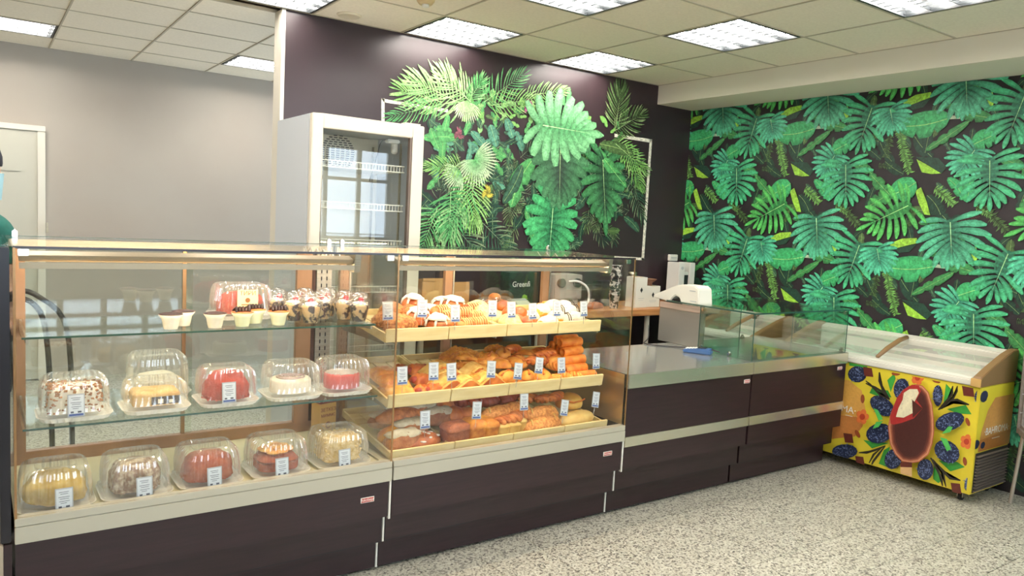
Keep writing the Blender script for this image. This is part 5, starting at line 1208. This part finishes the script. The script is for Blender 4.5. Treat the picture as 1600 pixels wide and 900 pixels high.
ITEMS={'t': [('nut',-2.01,-.397,1.041),
('nut',-1.934,-.447,1.031),
('nut',-1.902,-.263,1.065),
('nut',-1.832,-.342,1.052),
('cinn',-1.797,-.272,1.094),
('cinn',-1.758,-.329,1.048),
('cinn',-1.597,-.198,1.071),
('cinn',-1.567,-.247,1.076),
('cinn',-1.618,-.301,1.031),
('crois',-1.744,-.401,1.021),
('crois',-1.679,-.405,1.041),
('crois',-1.619,-.406,1.02),
('crois',-1.589,-.394,1.052),
('crois',-1.524,-.396,1.031),
('crois',-1.71,-.396,1.061),
('sugar',-1.419,-.246,1.066),
('sugar',-1.398,-.351,1.031),
('sugar',-1.449,-.341,1.047),
('bun',-1.246,-.234,1.068),
('bun',-1.293,-.361,1.055),
('bun',-1.248,-.38,1.053),
('bun',-1.305,-.425,1.019),
('bun',-1.338,-.406,1.02),
('powder',-1.191,-.393,1.027),
('powder',-1.104,-.368,1.054),
('powder',-1.04,-.413,1.025),
('small',-.955,-.218,1.059),
('small',-.939,-.282,1.053),
('small',-.925,-.375,1.044),
('stripe',-.907,-.445,1.022),
('stripe',-.908,-.391,1.052),
('powder',-.9,-.25,1.06),
('nut',-1.958,-.479,1.036),
('nut',-1.972,-.487,1.036),
('nut',-1.835,-.34,1.06),
('nut',-1.96,-.393,1.028),
('nut',-1.969,-.479,1.024),
('crois',-1.7,-.46,1.01),
('crois',-1.62,-.48,1.01),
('crois',-1.55,-.47,1.01),
('crois',-1.67,-.3,1.04),
('crois',-1.49,-.32,1.06),
('cinn',-1.84,-.4,1.05),
('cinn',-1.77,-.46,1.02),
('sugar',-1.36,-.46,1.01),
('bun',-1.26,-.47,1.015),
('powder',-1.14,-.48,1.01),
('powder',-.99,-.33,1.06),
('stripe',-.93,-.35,1.07),
('small',-1.02,-.25,1.05)],'m': [('puff',-1.988,-.372,.789),
('puff',-2.014,-.521,.744),
('puff',-2.004,-.471,.772),
('rolls',-1.854,-.278,.785),
('rolls',-1.804,-.343,.794),
('rolls',-1.839,-.459,.774),
('rolls',-1.867,-.539,.74),
('rolls',-1.808,-.538,.741),
('tri',-1.73,-.519,.739),
('tri',-1.647,-.551,.738),
('tri',-1.727,-.44,.767),
('tri',-1.523,-.549,.749),
('cheese',-1.533,-.266,.847),
('cheese',-1.475,-.294,.832),
('cheese',-1.525,-.437,.798),
('cheese',-1.56,-.376,.798),
('cheese',-1.45,-.373,.829),
('cheese',-1.601,-.322,.797),
('cheese',-1.574,-.499,.767),
('pie',-1.32,-.35,.842),
('pie',-1.312,-.443,.807),
('pie',-1.407,-.517,.764),
('pie',-1.416,-.38,.827),
('pie',-1.283,-.516,.754),
('pie',-1.197,-.534,.751),
('pie',-1.401,-.444,.806),
('flat',-1.402,-.563,.726),
('flat',-1.272,-.567,.726),
('flat',-1.182,-.354,.832),
('flat',-1.483,-.545,.729),
('twist',-1.243,-.325,.847),
('twist',-1.083,-.333,.825),
('twist',-1.028,-.371,.829),
('twist',-1.116,-.433,.798),
('twist',-1.183,-.44,.807),
('braid',-1.087,-.494,.778),
('braid',-1.06,-.553,.738),
('braid',-1.0,-.583,.723),
('braid',-1.136,-.571,.725),
('cheese',-1.272,-.226,.838),
('cheese',-1.551,-.35,.842),
('cheese',-1.584,-.275,.83),
('pie',-1.515,-.361,.807),
('pie',-1.267,-.418,.808),
('pie',-1.249,-.216,.821),
('cheese',-1.442,-.351,.817),
('cheese',-1.492,-.225,.793),
('cheese',-1.426,-.181,.821),
('twist',-1.106,-.427,.83),
('pie',-1.187,-.273,.804),
('braid',-1.145,-.424,.812),
('braid',-1.073,-.466,.783),
('pie',-1.058,-.445,.801),
('pie',-1.176,-.268,.78),
('tri',-1.745,-.45,.753),
('tri',-1.557,-.46,.777),
('tri',-1.685,-.455,.763),
('tri',-1.719,-.409,.784),
('tube',-.965,-.5,.765),
('tube',-.953,-.453,.773),
('tube',-.965,-.406,.781),
('tube',-.953,-.359,.789),
('tube',-.965,-.312,.797),
('tube',-.961,-.478,.807),
('tube',-.949,-.431,.815),
('tube',-.961,-.384,.823),
('tube',-.949,-.337,.831),
('tube',-.957,-.456,.849),
('tube',-.945,-.409,.857),
('tube',-.957,-.362,.865),
('tube',-.953,-.434,.891),
('tube',-.941,-.387,.899),
('tube',-.9,-.545,.735)],'b': [('rye',-1.969,-.376,.581),
('rye',-1.895,-.473,.558),
('bagu',-1.923,-.43,.604),
('cookie',-1.887,-.554,.523),
('loaf',-2.02,-.473,.538),
('rye',-1.786,-.388,.609),
('rye',-1.725,-.434,.583),
('bun2',-1.643,-.443,.592),
('bun2',-1.587,-.457,.58),
('brick_dark',-1.716,-.581,.544),
('brick',-1.559,-.551,.548),
('brick',-1.55,-.609,.54),
('brick_small',-1.479,-.599,.542),
('brick_small',-1.365,-.568,.546),
('glazed',-1.488,-.394,.618),
('glazed',-1.424,-.411,.616),
('glazed',-1.338,-.425,.614),
('twist',-1.211,-.441,.612),
('twist',-1.126,-.464,.609),
('seed',-1.444,-.527,.591),
('seed',-1.202,-.541,.569),
('seed',-1.224,-.6,.522),
('seed',-1.356,-.508,.593),
('baton',-.995,-.569,.531),
('big',-.915,-.454,.591),
('twist',-1.046,-.457,.61),
('rye',-1.97,-.55,.53),
('rye',-1.85,-.3,.62),
('bun2',-1.66,-.36,.61),
('glazed',-1.56,-.36,.62),
('glazed',-1.27,-.38,.63),
('brick_small',-1.42,-.6,.542),
('brick',-1.62,-.6,.54)]}
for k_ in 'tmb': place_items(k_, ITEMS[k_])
# ================================================================ chest freezers
FPAL = dict(yel='e0cb3c', org='d9a350', org2='c98245', bry='232c4a', bry2='7080a8', lf='3f9a3f', lf2='4fae52', pod='2f2a22', choc='5e2a22', flo='cc6a35', flo2='a83a26', nut='8a4426', barb='a8604a', bard='3f2422', rim='a3302e', crm='d9cfae', bch='4f2a24', stk='cfa673', w='e9e2d0')
def ear(s, pts, c, grad=None):
    n = len(pts); cx = sum(p[0] for p in pts) / n; cy = sum(p[1] for p in pts) / n; o = len(s.v)
    s.v.append(s.M(cx, cy, s.h)); s.c.append(mulc(c, grad or 1.12))
    for u, v in pts: s.v.append(s.M(u, v, s.h)); s.c.append(c)
    for k in range(n): s.f.append((o, o+1+k, o+1+(k+1) % n))
    s.up(.00015)
M_fprint = M_print.copy(); M_fprint.name = 'freezer_print'; _q = [n for n in M_fprint.node_tree.nodes if n.type == 'MAP_RANGE'][0]; _q.inputs[3].default_value = .92; _q.inputs[4].default_value = 1.08; M_fprint.node_tree.nodes['Principled BSDF'].inputs['Roughness'].default_value = .3
def freezer(name, label, y0, y1, printed):
    t = thing(name, label, 'freezer', (0, 0, 0)); x0, x1 = (1.218, 1.665) if printed else (1.165, 1.632)
    body = mat('freezer_white', 'd2cec2', .35)
    b = MB().box(x0, x1, y0, y1, .06, .695).obj('body', mat('freezer_yellow', 'e0cb3a', .35) if printed else body, t, bev=.004)
    dz = (.885 - .745) / (x1 - x0); zt = lambda x: .745 + dz * (x - x0)
    a, c = y0 + .045, y1 - .045
    MB().prism([(x0-.012, .697), (x0+.055, .697), (x0+.055, zt(x0+.055)-.006), (x0+.01, .748), (x0-.012, .735)], a, c).obj('front_rim', body, t, bev=.006)
    MB().prism([(x1-.065, .697), (x1, .697), (x1, .885), (x1-.065, zt(x1-.065))], a, c).obj('rear_rim', body, t, bev=.006)
    # dished interior
    MB().prism([(x0+.056, .697), (x1-.066, .697), (x1-.066, .72), (x0+.056, .72)], a, c).obj('interior', mat('freezer_liner', 'd9d8cf', .5), t)
    br = mat('rim_brown', '8c6b46', .45)
    for ya, yb in ((y0-.004, y0+.044), (y1-.044, y1+.004)):
        MB().prism([(x0-.016, .697), (x1+.004, .697), (x1+.004, .893), (x1-.05, .890), (x0+.30, zt(x0+.30)+.028), (x0+.12, zt(x0+.12)+.022), (x0-.002, .757), (x0-.016, .742)], ya, yb).obj('end_cap', br, t, bev=.004)
    MB().box(x0-.022, x0-.0165, y0-.006, y0+.05, .697, .745).obj('corner_cap', mat('cap_beige', 'c09a5c', .5), t, bev=.002)
    ym = (a + c) / 2
    for k, (ya, yb, dzz) in enumerate(((ym - .02, c, .006), (a, ym + .02, -.004))):
        g = MB(); n = 8
        for i in range(n):
            xa, xb = x0+.05+(x1-.11-x0)*i/n, x0+.05+(x1-.11-x0)*(i+1)/n; bow = lambda x: .014 * math.sin(PI * (x-x0-.05) / (x1-.11-x0))
            g.add([(xa, ya, zt(xa)-.010+dzz+bow(xa)), (xb, ya, zt(xb)-.010+dzz+bow(xb)), (xb, yb, zt(xb)-.010+dzz+bow(xb)), (xa, yb, zt(xa)-.010+dzz+bow(xa))], [(0, 1, 2, 3)])
        g.obj('sliding_lid', M_gglass if k == 0 else M_glass, t, smooth=True)
    MB().tube([(x0+.03, ym-.02, zt(x0+.03)+.006), (x0+.14, ym-.02, zt(x0+.14)+.020), (x1-.16, ym-.02, zt(x1-.16)+.022), (x1-.07, ym-.02, zt(x1-.07)+.008)], [.012, .016, .016, .014], 10).obj('lid_handle', br, t, smooth=True)
    for x in (x0+.06, x1-.06):
        for y in (y0+.07, y1-.07):
            cs = MB().box(x-.022, x+.022, y-.016, y+.016, .048, .0595).box(x-.018, x+.018, y-.016, y-.012, .02, .048).box(x-.018, x+.018, y+.012, y+.016, .02, .048).obj('caster', M_steel, t)
            MB().tube([(x, y-.010, .0245), (x, y+.010, .0245)], .024, 16).obj('wheel', M_black, cs)
    if not printed: return t
    # printed wrap: front
    p = Print(lambda u, v, h: (x0 - h, u, v), 4); p.h = .0008
    FC = (((0, y0+.003, 0), (0, -1, 0)), ((0, y1-.01, 0), (0, 1, 0)), ((0, 0, .064), (0, 0, -1)), ((0, 0, .693), (0, 0, 1)))
    rr = random.Random(8)
    def put(c_, pts):
        cen = (sum(q[0] for q in pts)/len(pts), sum(q[1] for q in pts)/len(pts))
        if c_ == 'bry':
            ear(p, pts, srgb(FPAL['bry']), .8)
            R_u = max(abs(q[0]-cen[0]) for q in pts); R_v = max(abs(q[1]-cen[1]) for q in pts)
            inside = []
            for _ in range(80):
                g, q = rr.uniform(0, 2*PI), math.sqrt(rr.random()) * .86; k = int(g / (2*PI) * len(pts)) % len(pts)
                u, v = cen[0] + (pts[k][0]-cen[0])*q, cen[1] + (pts[k][1]-cen[1])*q
                p.blade((u, v), rr.uniform(0, 6.3), rr.uniform(.008, .02), .005, mulc(srgb(FPAL['bry2']), rr.uniform(.5, 1.8)), srgb(FPAL['bry']), n=2)
            return
        if c_ == 'crm':
            ear(p, pts, srgb(FPAL['crm']))
            for _ in range(22): p.blade((cen[0]+rr.uniform(-.04, .04), cen[1]+rr.uniform(-.05, .05)), rr.uniform(0, 6), .007, .003, srgb('b0a488'), srgb('b0a488'), n=2)
            return
        if c_ == 'barb':
            for q, cc in ((1, 'a8583f'), (.96, 'c48a68'), (.91, 'a86448'), (.86, '7f4536'), (.80, '5f3029'), (.72, '4a2724')): ear(p, [(cen[0]+(u-cen[0])*q, cen[1]+(v-cen[1])*(1-(1-q)*.55)) for u, v in pts], srgb(cc), 1)
            return
        if c_ == 'bard': return
        if c_ == 'rim_': return
        ear(p, pts, srgb(FPAL[c_]), {'bard': .7, 'lf': 1.3, 'rim': .9}.get(c_, 1.1))
    for c_, pts in FRONT: put(c_, pts)
    p.build('print_front', t, M_fprint, clip=FC)
    link('lettering', text_mesh('lettering', 'BAHROMA·', .062, M_paper, .0003, 'RIGHT'), t, loc=(x0-.012, -.800, .384), rot=LEFT_ROT)
    MB().boxc((x0-.0102, -.752, .345), (.0006, .05, .003)).obj('caption_rule', M_paper, t)
    # side
    s = Print(lambda u, v, h: (u, y0 - h, v), 6); s.h = .0008
    ear(s, [(x0+.045, .31), (x0+.06, .42), (x0+.12, .55), (x0+.20, .62), (x0+.46, .62), (x0+.46, .31)], srgb('c98f4c')); ear(s, [(x0+.05, .31), (x0+.055, .38), (x0+.46, .40), (x0+.46, .31)], srgb('b8743c'))
    for u, v, q in ((x0+.05, .64, .05), (x0+.015, .36, .04), (x0+.10, .345, .03)):
        ear(s, [(u+q*math.cos(g*.6), v+q*.7*math.sin(g*.6)) for g in range(10)], srgb(FPAL['bry']))
    s.build('print_side', t, M_fprint, clip=(((x0+.003, 0, 0), (-1, 0, 0)), ((0, 0, .693), (0, 0, 1))))
    link('lettering', text_mesh('lettering', '·BAHROMA·', .062, M_paper, .0003), t, loc=(x0+.265, y0-.002, .42), rot=FRONT_ROT)
    MB().boxc((x0+.26, y0-.0018, .372), (.10, .0006, .003)).obj('caption_rule', M_paper, t)
    MB().box(x0+.02, x1-.01, y0-.004, y0-.001, .07, .305).obj('grille_plate', mat('grille_dark', '2f2a28', .6), t)
    gme = MB().prism([(0, 0), (-.012, -.004), (-.012, -.007), (0, -.006)], x0+.025, x1-.015, 'x').mesh('slat', mat('grille_grey', '6e6258', .5))
    for k in range(12): link('slat', gme, t, loc=(0, y0-.004, .085 + k * .0185))
    return t
freezer('chest_freezer', 'chest freezer with a yellow ice cream print on its front, sloped glass lids', -1.523, -.205, True)
freezer('chest_freezer', 'plain white chest freezer behind the glass box, along the leaf wallpaper', .0, .60, False)

# ================================================================ back shelf and what stands on it
bs = thing('back_shelf', 'honey coloured wooden worktop along the dark wall behind the counters', 'worktop', (0, 0, 0))
MB().box(-1.30, 1.60, .62, 1.165, .845, .893).obj('board', M_shelfwood, bs, bev=.004)
for x in (-1.22, -.3, .76, 1.5): MB().lathe([(.02, 0), (.02, .844)], 12, (x, .70, 0)).obj('leg', mat('leg_grey', 'a9a295', .4), bs)
zs = .8935
def simple(name, label, cat, loc, rz, parts, grp=None):
    t = thing(name, label, cat, loc, rz, grp)
    for nm_, b, m_, kw in parts: b.obj(nm_, m_, t, **kw)
    return t
kr = mat('kraft_box', 'b98d58', .75); wb = mat('box_white', 'cfcabd', .6); gy = mat('device_grey', '8f8f88', .4)
d1 = [(0, .022), (.014, 0), (0, -.022), (-.014, 0)]
for x, y, sx, sy, h, lab in ((.705, .78, .12, .11, .235, 'taller white cardboard box with a black diamond mark on the wooden worktop'), (.85, .80, .155, .12, .165, 'shorter white cardboard box with a black diamond mark, beside the taller one')):
    t = simple('white_box', lab, 'box', (x, y, zs), 0, [('body', MB().box(-sx/2, sx/2, -sy/2, sy/2, 0, h), wb, dict(bev=.002))])
    MB().prism([(u, v + h*.58) for u, v in d1], -sy/2-.0008, -sy/2-.0002).obj('diamond_mark', M_black, t)
    MB().boxc((0, -sy/2-.0005, h*.30), (sx*.5, .0006, .003)).boxc((0, -sy/2-.0005, h*.24), (sx*.4, .0006, .002)).obj('print_lines', M_tagrim, t)
    MB().boxc((0, 0, h+.0006), (.03, sy, .001)).obj('tape', kr, t)
tag(MB().lathe([(.030, 0), (.032, .01), (.030, .02), (.062, .045), (.066, .052), (.060, .050)], 24).obj('brown_bowl', mat('clay_brown', '7d5540', .5), smooth=True), 'small brown bowl on top of the shorter white box', 'bowl').location = (.85, .80, zs+.1665)
tag(MB().lathe([(.026, 0), (.030, .03), (.030, .20), (.034, .24), (.034, .26), (.02, .262)], 20).obj('steel_shaker', M_steel, smooth=True), 'slim dark metal shaker behind the white boxes', 'shaker').location = (.80, .93, zs)
spk = mat('speckle_print', 'd5d1c8', .5, col2='1e1b20', scale=42, contrast=(.47, .52), detail=1)
cu = thing('cup_stack', 'tall stack of paper cups with a black and white speckled print', 'cups', (.44, .74, zs))
for k in range(7): MB().lathe([(.030, 0), (.043, .105), (.0445, .106), (.0445, .110), (.041, .110)], 20, (0, 0, k*.036)).obj('cup', spk, cu, smooth=True)
MB().box(-.075, .075, -.055, .055, 0, .19).obj('body', M_black, simple('black_box', 'matt black box behind the speckled cup stack', 'box', (.50, .93, zs), 0, []), bev=.004)
tn = thing('tea_box', 'dark green tea box with white lettering and a lime green leaf, seen through the case', 'box', (-.33, .90, zs), .1)
MB().box(-.14, .14, -.05, .05, 0, .26).obj('body', mat('tea_dark', '1e2a24', .4), tn, bev=.003)
link('lettering', text_mesh('lettering', 'Greenfi', .055, M_paper), tn, loc=(-.03, -.0508, .175), rot=FRONT_ROT)
lf = MB()
for k in range(5): lf.prism([(-.06+k*.01, .03+k*.015), (0, .045+k*.015), (.06-k*.006, .03+k*.015), (0, .02+k*.014)], -.0512-k*.0003, -.0508-k*.0003)
lf.obj('leaf_emblem', mat('lime_print', '7fae3a', .5), tn)
for n_, (x, y, sx, h, lab) in enumerate(((-1.06, .90, .17, .20, 'kraft cardboard box standing upright at the left end of the wooden worktop'), (-.83, .95, .15, .17, 'smaller kraft cardboard box to the right on the wooden worktop'))):
    simple('kraft_box', lab, 'box', (x, y, zs), .1 * n_, [('body', MB().box(-sx/2, sx/2, -.06, .06, 0, h), kr, dict(bev=.003)), ('flap', MB().prism([(-.06, h+.001), (.055, h+.001), (.05, h+.004), (-.058, h+.02)], -sx/2+.004, sx/2-.004, 'x'), kr, {})])
pt = simple('plastic_tray', 'white plastic tray tilted against the kraft boxes behind the bakery case', 'tray', (-1.05, .74, zs), 0, [('tray', MB().prism([(-.22, .0), (-.20, .0), (.20, .0), (.22, .0), (.19, .02), (-.17, .06)], -.09, .05), wb, dict(bev=.004))])
bb = thing('bun_bag', 'clear bag of small brown buns on the worktop behind the bakery case', 'bag of buns', (-.64, .75, zs))
for k, (x, y, z) in enumerate(((-.08, 0, 0), (0, .01, 0), (.08, 0, 0), (-.04, .0, .045), (.045, .0, .045), (0, 0, .085))): MB().blob(.045, .042, .032, .05, 20, k, 16, 9, c=(x, y, z)).obj('bun', F['toast'], bb, smooth=True)
MB().blob(.15, .065, .085, .10, 14, 3, 24, 14, .8).obj('bag', M_lid, bb, smooth=True)
dv = thing('grey_scale', 'grey kitchen scale with a slanted display on the wooden worktop', 'scale', (-.46, .73, zs), .1)
MB().prism([(-.10, 0), (.10, 0), (.10, .03), (.02, .09), (.0, .085), (-.10, .03)], -.08, .08, 'x').obj('body', gy, dv, bev=.006); MB().boxc((0, -.045, .066), (.11, .05, .003), Matrix.Rotation(math.radians(31), 3, 'X')).obj('display', mat('lcd', 'a8ab98', .3), dv)
cg = thing('espresso_grinder', 'pale grey appliance with two dark round knobs and a white curved hose', 'appliance', (.02, .86, zs))
MB().box(-.13, .13, -.08, .08, .07, .25).box(-.11, .11, -.07, .07, 0, .069).obj('body', mat('appliance_grey', 'a39c90', .4), cg, bev=.006)
for x in (-.075, .075): MB().tube([(x, -.0805, .19), (x, -.10, .19)], .034, 18).obj('knob', M_black, cg, smooth=False)
MB().tube(smooth_pts([(0, -.082, .20), (.05, -.13, .205), (.12, -.15, .16), (.14, -.15, .08), (.11, -.14, .005)]), .008, 8).obj('hose', M_paper, cg, smooth=True)
wr_ = simple('wrapped_loaf', 'brown wrapped loaf lying on the worktop near the speckled cups', 'bread', (.28, .78, zs), .2, [('loaf', MB().blob(.10, .04, .035, .04, 20, 5), F['dark'], dict(smooth=True))])
# dispenser
dp = thing('white_dispenser', 'tall white dispenser unit with black slots at the corner of the worktop', 'dispenser', (1.435, 1.0, zs))
MB().box(-.098, -.028, -.07, .07, 0, .34).box(.034, .098, -.07, .07, 0, .34).box(-.028, .034, -.06, .07, 0, .085).box(-.028, .034, -.06, .07, .235, .262).box(-.028, .034, .0, .07, .085, .235).obj('body', mat('dispenser_white', 'cbc9c1', .4), dp, bev=.004)
MB().box(-.027, .033, -.055, -.001, .0855, .2345).obj('slot', M_black, dp)
MB().tube([(-.063, -.0705, .295), (-.063, -.074, .295)], .014, 16).obj('dial', M_tagrim, dp); MB().box(.0, .033, -.062, -.0605, .07, .084).obj('spout', M_steel, dp)
# hoses behind the cake case
for k, (x0_, x1_, zt_) in enumerate(((-3.42, -3.17, 1.105), (-3.44, -3.245, 1.075))):
    h_ = MB().tube(smooth_pts([(x0_, .30, zt_ - .45), (x0_-.01, .30, zt_ - .12), (x0_+.06, .30, zt_), (x0_+.15, .30, zt_ - .02), (x1_, .30, zt_ - .16), (x1_+.02, .30, zt_ - .6), (x1_+.02, .30, .012)]), .011, 8)
    h_.tube([(x0_, .30, zt_ - .45), (x0_, .30, .012)], .011, 8)
    tag(h_.obj('black_hose', M_black, smooth=True), ['outer', 'inner'][k] + ' black hose bending in an arch behind the cake case', 'hose', 'black hoses behind the cake case')

# ================================================================ chair at the right edge
A = Vector((1.50, -1.63, 0)); f_ = Vector((-.83, -.56, 0)).normalized(); p_ = Vector((.56, -.83, 0)).normalized()
ch = thing('padded_chair', 'grey beige padded chair with pale metal legs, cut by the right edge', 'chair', tuple(A + f_*.19 + p_*.16))
def cw(a, b, z): return A + f_*a + p_*b + Vector((0, 0, z)) - ch.location
fab = mat('chair_fabric', '857c74', .85, col2='766d66', scale=60, bump=.2); cm = mat('chair_metal', 'b9ada0', .35, .6)
for a, b, a2, b2 in ((0, 0, .03, .02), (0, .32, .03, .30), (.38, 0, .35, .02), (.38, .32, .35, .30)): MB().tube([cw(a, b, .0), cw(a2, b2, .415)], .011, 10).obj('leg', cm, ch)
rotm = Matrix((f_, p_, Vector((0, 0, 1)))).transposed()
MB().boxc(cw(.19, .16, .445), (.40, .34, .06), rotm).obj('seat', fab, ch, bev=.015)
MB().boxc(cw(-.005, .16, .72), (.045, .34, .62), rotm @ Matrix.Rotation(math.radians(-3), 3, 'Y')).obj('backrest', fab, ch, bev=.015)
for z in (.55, .66, .77, .88): MB().boxc(cw(.021, .16, z), (.004, .33, .005), rotm).obj('seam', M_tagrim, ch)

# ================================================================ shop assistant at the left edge
def skin(name, V, E, R_list, m, parent=None, sub=2):
    me = bpy.data.meshes.new(name); me.from_pydata(V, E, []); o = bpy.data.objects.new(name, me); COL.objects.link(o)
    sk = o.modifiers.new('s', 'SKIN'); sk.use_smooth_shade = True; sb = o.modifiers.new('d', 'SUBSURF'); sb.levels = sub; sb.render_levels = sub
    for k, r in enumerate(R_list): me.skin_vertices[0].data[k].radius = (r if isinstance(r, tuple) else (r, r))
    me.skin_vertices[0].data[0].use_root = True
    bpy.context.view_layer.update(); dg = bpy.context.evaluated_depsgraph_get(); nm2 = bpy.data.meshes.new_from_object(o.evaluated_get(dg)); nm2.name = name
    bpy.data.objects.remove(o); nm2.materials.clear(); nm2.materials.append(m); return link(name, nm2, parent)
pe = thing('person', 'person in dark cap, blue face mask and teal shirt, cut by the left edge', 'person', (-3.565, .34, 0), math.radians(24))
sk_ = mat('skin', 'c9a189', .5, col2='bd917a', scale=12, sub=.1)
V = [(0, .01, .94), (0, .01, 1.08), (0, .01, 1.25), (0, .01, 1.37), (.03, -.01, 1.45), (.07, -.02, 1.51),
     (-.10, .01, 1.38), (-.175, .01, 1.355), (-.21, .03, 1.10), (-.16, -.14, 1.00), (-.13, -.20, .99), (.10, .01, 1.38), (.175, .01, 1.355), (.21, .03, 1.10), (.16, -.14, 1.00), (.13, -.20, .99),
     (-.085, .01, .90), (-.09, 0, .50), (-.09, .02, .10), (-.09, -.05, .04), (-.09, -.14, .03), (.085, .01, .90), (.09, 0, .50), (.09, .02, .10), (.09, -.05, .04), (.09, -.14, .03)]
E_ = [(0, 1), (1, 2), (2, 3), (3, 4), (4, 5), (3, 6), (6, 7), (7, 8), (8, 9), (9, 10), (3, 11), (11, 12), (12, 13), (13, 14), (14, 15), (0, 16), (16, 17), (17, 18), (18, 19), (19, 20), (0, 21), (21, 22), (22, 23), (23, 24), (24, 25)]
RR = [(.15, .10), (.125, .09), (.14, .10), (.12, .085), .052, .05, .06, .055, .042, .032, .028, .06, .055, .042, .032, .028, .085, .06, .042, .036, .028, .085, .06, .042, .036, .028]
skin('body', V, E_, RR, sk_, pe)
hd = MB(); n1, n2 = 28, 22; vs = []
for j in range(n2 + 1):
    ph = -PI/2 + PI * j / n2
    for i in range(n1):
        th = 2*PI*i/n1; x, y, z = .074*math.cos(ph)*math.cos(th), .094*math.cos(ph)*math.sin(th), .118*math.sin(ph)
        if z < -.02: x *= 1 - .25 * (-z-.02) / .1; y = y * .92 - .012 * min(1, (-z) / .08)
        if y < -.06 and abs(x) < .016 and -.035 < z < .02: y -= .020 * (1 - abs(x)/.016) * (1 - abs(z+.015)/.05)
        if y < -.05 and .012 < z < .030 and .015 < abs(x) < .045: y += .006
        vs.append((x, y, z + 1.60))
hd.add(vs, [(j*n1+i, j*n1+(i+1) % n1, (j+1)*n1+(i+1) % n1, (j+1)*n1+i) for j in range(n2) for i in range(n1)])
he = hd.obj('head', sk_, pe, smooth=True); he.location = (.085, -.02, .0)
for s in (-1, 1):
    MB().blob(.010, .018, .030, 0, 1, 0, 12, 8, 1, 1, (s*.076, .008, 1.565)).obj('ear', sk_, he, smooth=True)
    MB().blob(.012, .006, .006, 0, 1, 0, 12, 8, 1, 1, (s*.030, -.087, 1.612)).obj('eye', M_paper, he, smooth=True)
    MB().blob(.005, .003, .005, 0, 1, 0, 8, 6, 1, 1, (s*.030, -.0925, 1.613)).obj('iris', M_black, he, smooth=True)
    MB().tube([(s*.045, -.083, 1.632), (s*.03, -.092, 1.637), (s*.016, -.092, 1.633)], .003, 5).obj('eyebrow', M_black, he)
mk_ = MB(); vs = []
for j in range(9):
    for i in range(15):
        th = math.radians(-158 + i * (136/14)); z = -.005 - j * .0135; rx, ry = .083 - .010 * (j/8), .104 - .008 * (j / 8); bulge = .016 * math.exp(-((i-7)/3.2)**2) * math.sin(PI*(j+1)/10)
        vs.append((rx*math.cos(th), ry*math.sin(th) - bulge - .006 + (.001 if j % 2 else 0), 1.60 + z))
mk_.add(vs, [(j*15+i, j*15+i+1, (j+1)*15+i+1, (j+1)*15+i) for j in range(8) for i in range(14)])
mk_.obj('face_mask', mat('mask_blue', '8fb8c9', .8), he, smooth=True)
for s in (-1, 1): MB().tube([(s*.078, -.035, 1.585), (s*.086, .0, 1.60), (s*.086, .018, 1.575), (s*.076, -.03, 1.52)], .0015, 5).obj('ear_loop', M_paper, he)
cp = MB().lathe([(.082, .0), (.084, .012), (.083, .04), (.070, .085), (.035, .105), (.0001, .108)], 28, (0, .004, 1.625), 1, 1.2).obj('cap', mat('cap_navy', '20222e', .8), he, smooth=True)
MB().blob(.078, .088, .06, .05, 20, 3, 22, 12, 1, 1, (0, .022, 1.545)).obj('hair', mat('hair_dark', '2b201c', .6), he, smooth=True)
V2 = [(0, .01, .98), (0, .01, 1.12), (0, .01, 1.27), (0, .01, 1.39), (-.10, .012, 1.395), (-.18, .012, 1.365), (-.205, .02, 1.20), (.10, .012, 1.395), (.18, .012, 1.365), (.205, .02, 1.20)]
skin('shirt', V2, [(0, 1), (1, 2), (2, 3), (3, 4), (4, 5), (5, 6), (3, 7), (7, 8), (8, 9)], [(.165, .115), (.145, .108), (.158, .115), (.12, .09), .072, .070, .062, .072, .070, .062], mat('teal_cloth', '1f6a60', .8, col2='185248', scale=14), pe)
V3 = [(0, .01, .97), (-.09, .01, .88), (-.09, 0, .50), (-.09, .01, .12), (.09, .01, .88), (.09, 0, .50), (.09, .01, .12)]
skin('trousers', V3, [(0, 1), (1, 2), (2, 3), (0, 4), (4, 5), (5, 6)], [(.17, .12), .098, .078, .062, .098, .078, .062], mat('dark_cloth', '1f1f27', .85), pe)
skin('apron', [(0, -.105, 1.33), (0, -.125, 1.10), (0, -.135, .90), (0, -.125, .62)], [(0, 1), (1, 2), (2, 3)], [(.10, .012), (.15, .014), (.17, .014), (.18, .012)], MATS['dark_cloth'], pe)
for s in (-1, 1):
    MB().tube([(s*.07, -.11, 1.34), (s*.075, -.06, 1.44), (s*.05, .06, 1.455)], .014, 8).obj('apron_strap', MATS['dark_cloth'], pe, smooth=True)
    for k in range(4):
        q = .012 * (k - 1.5); MB().tube([(s*(.125-q), -.215, .99), (s*(.118-q*1.1), -.25, .988), (s*(.112-q*1.1), -.272, .972), (s*(.110-q*1.1), -.278, .955)], [.0095, .0085, .0075, .006], 8).obj('finger', sk_, pe, smooth=True)
    MB().tube([(s*.112, -.20, .995), (s*.085, -.225, .99), (s*.075, -.245, .98)], [.011, .009, .007], 8).obj('thumb', sk_, pe, smooth=True)
    MB().blob(.045, .13, .05, .03, 10, 2, 18, 10, .9, .6, (s*.09, -.05, .0)).obj('shoe', M_black, pe, smooth=True)
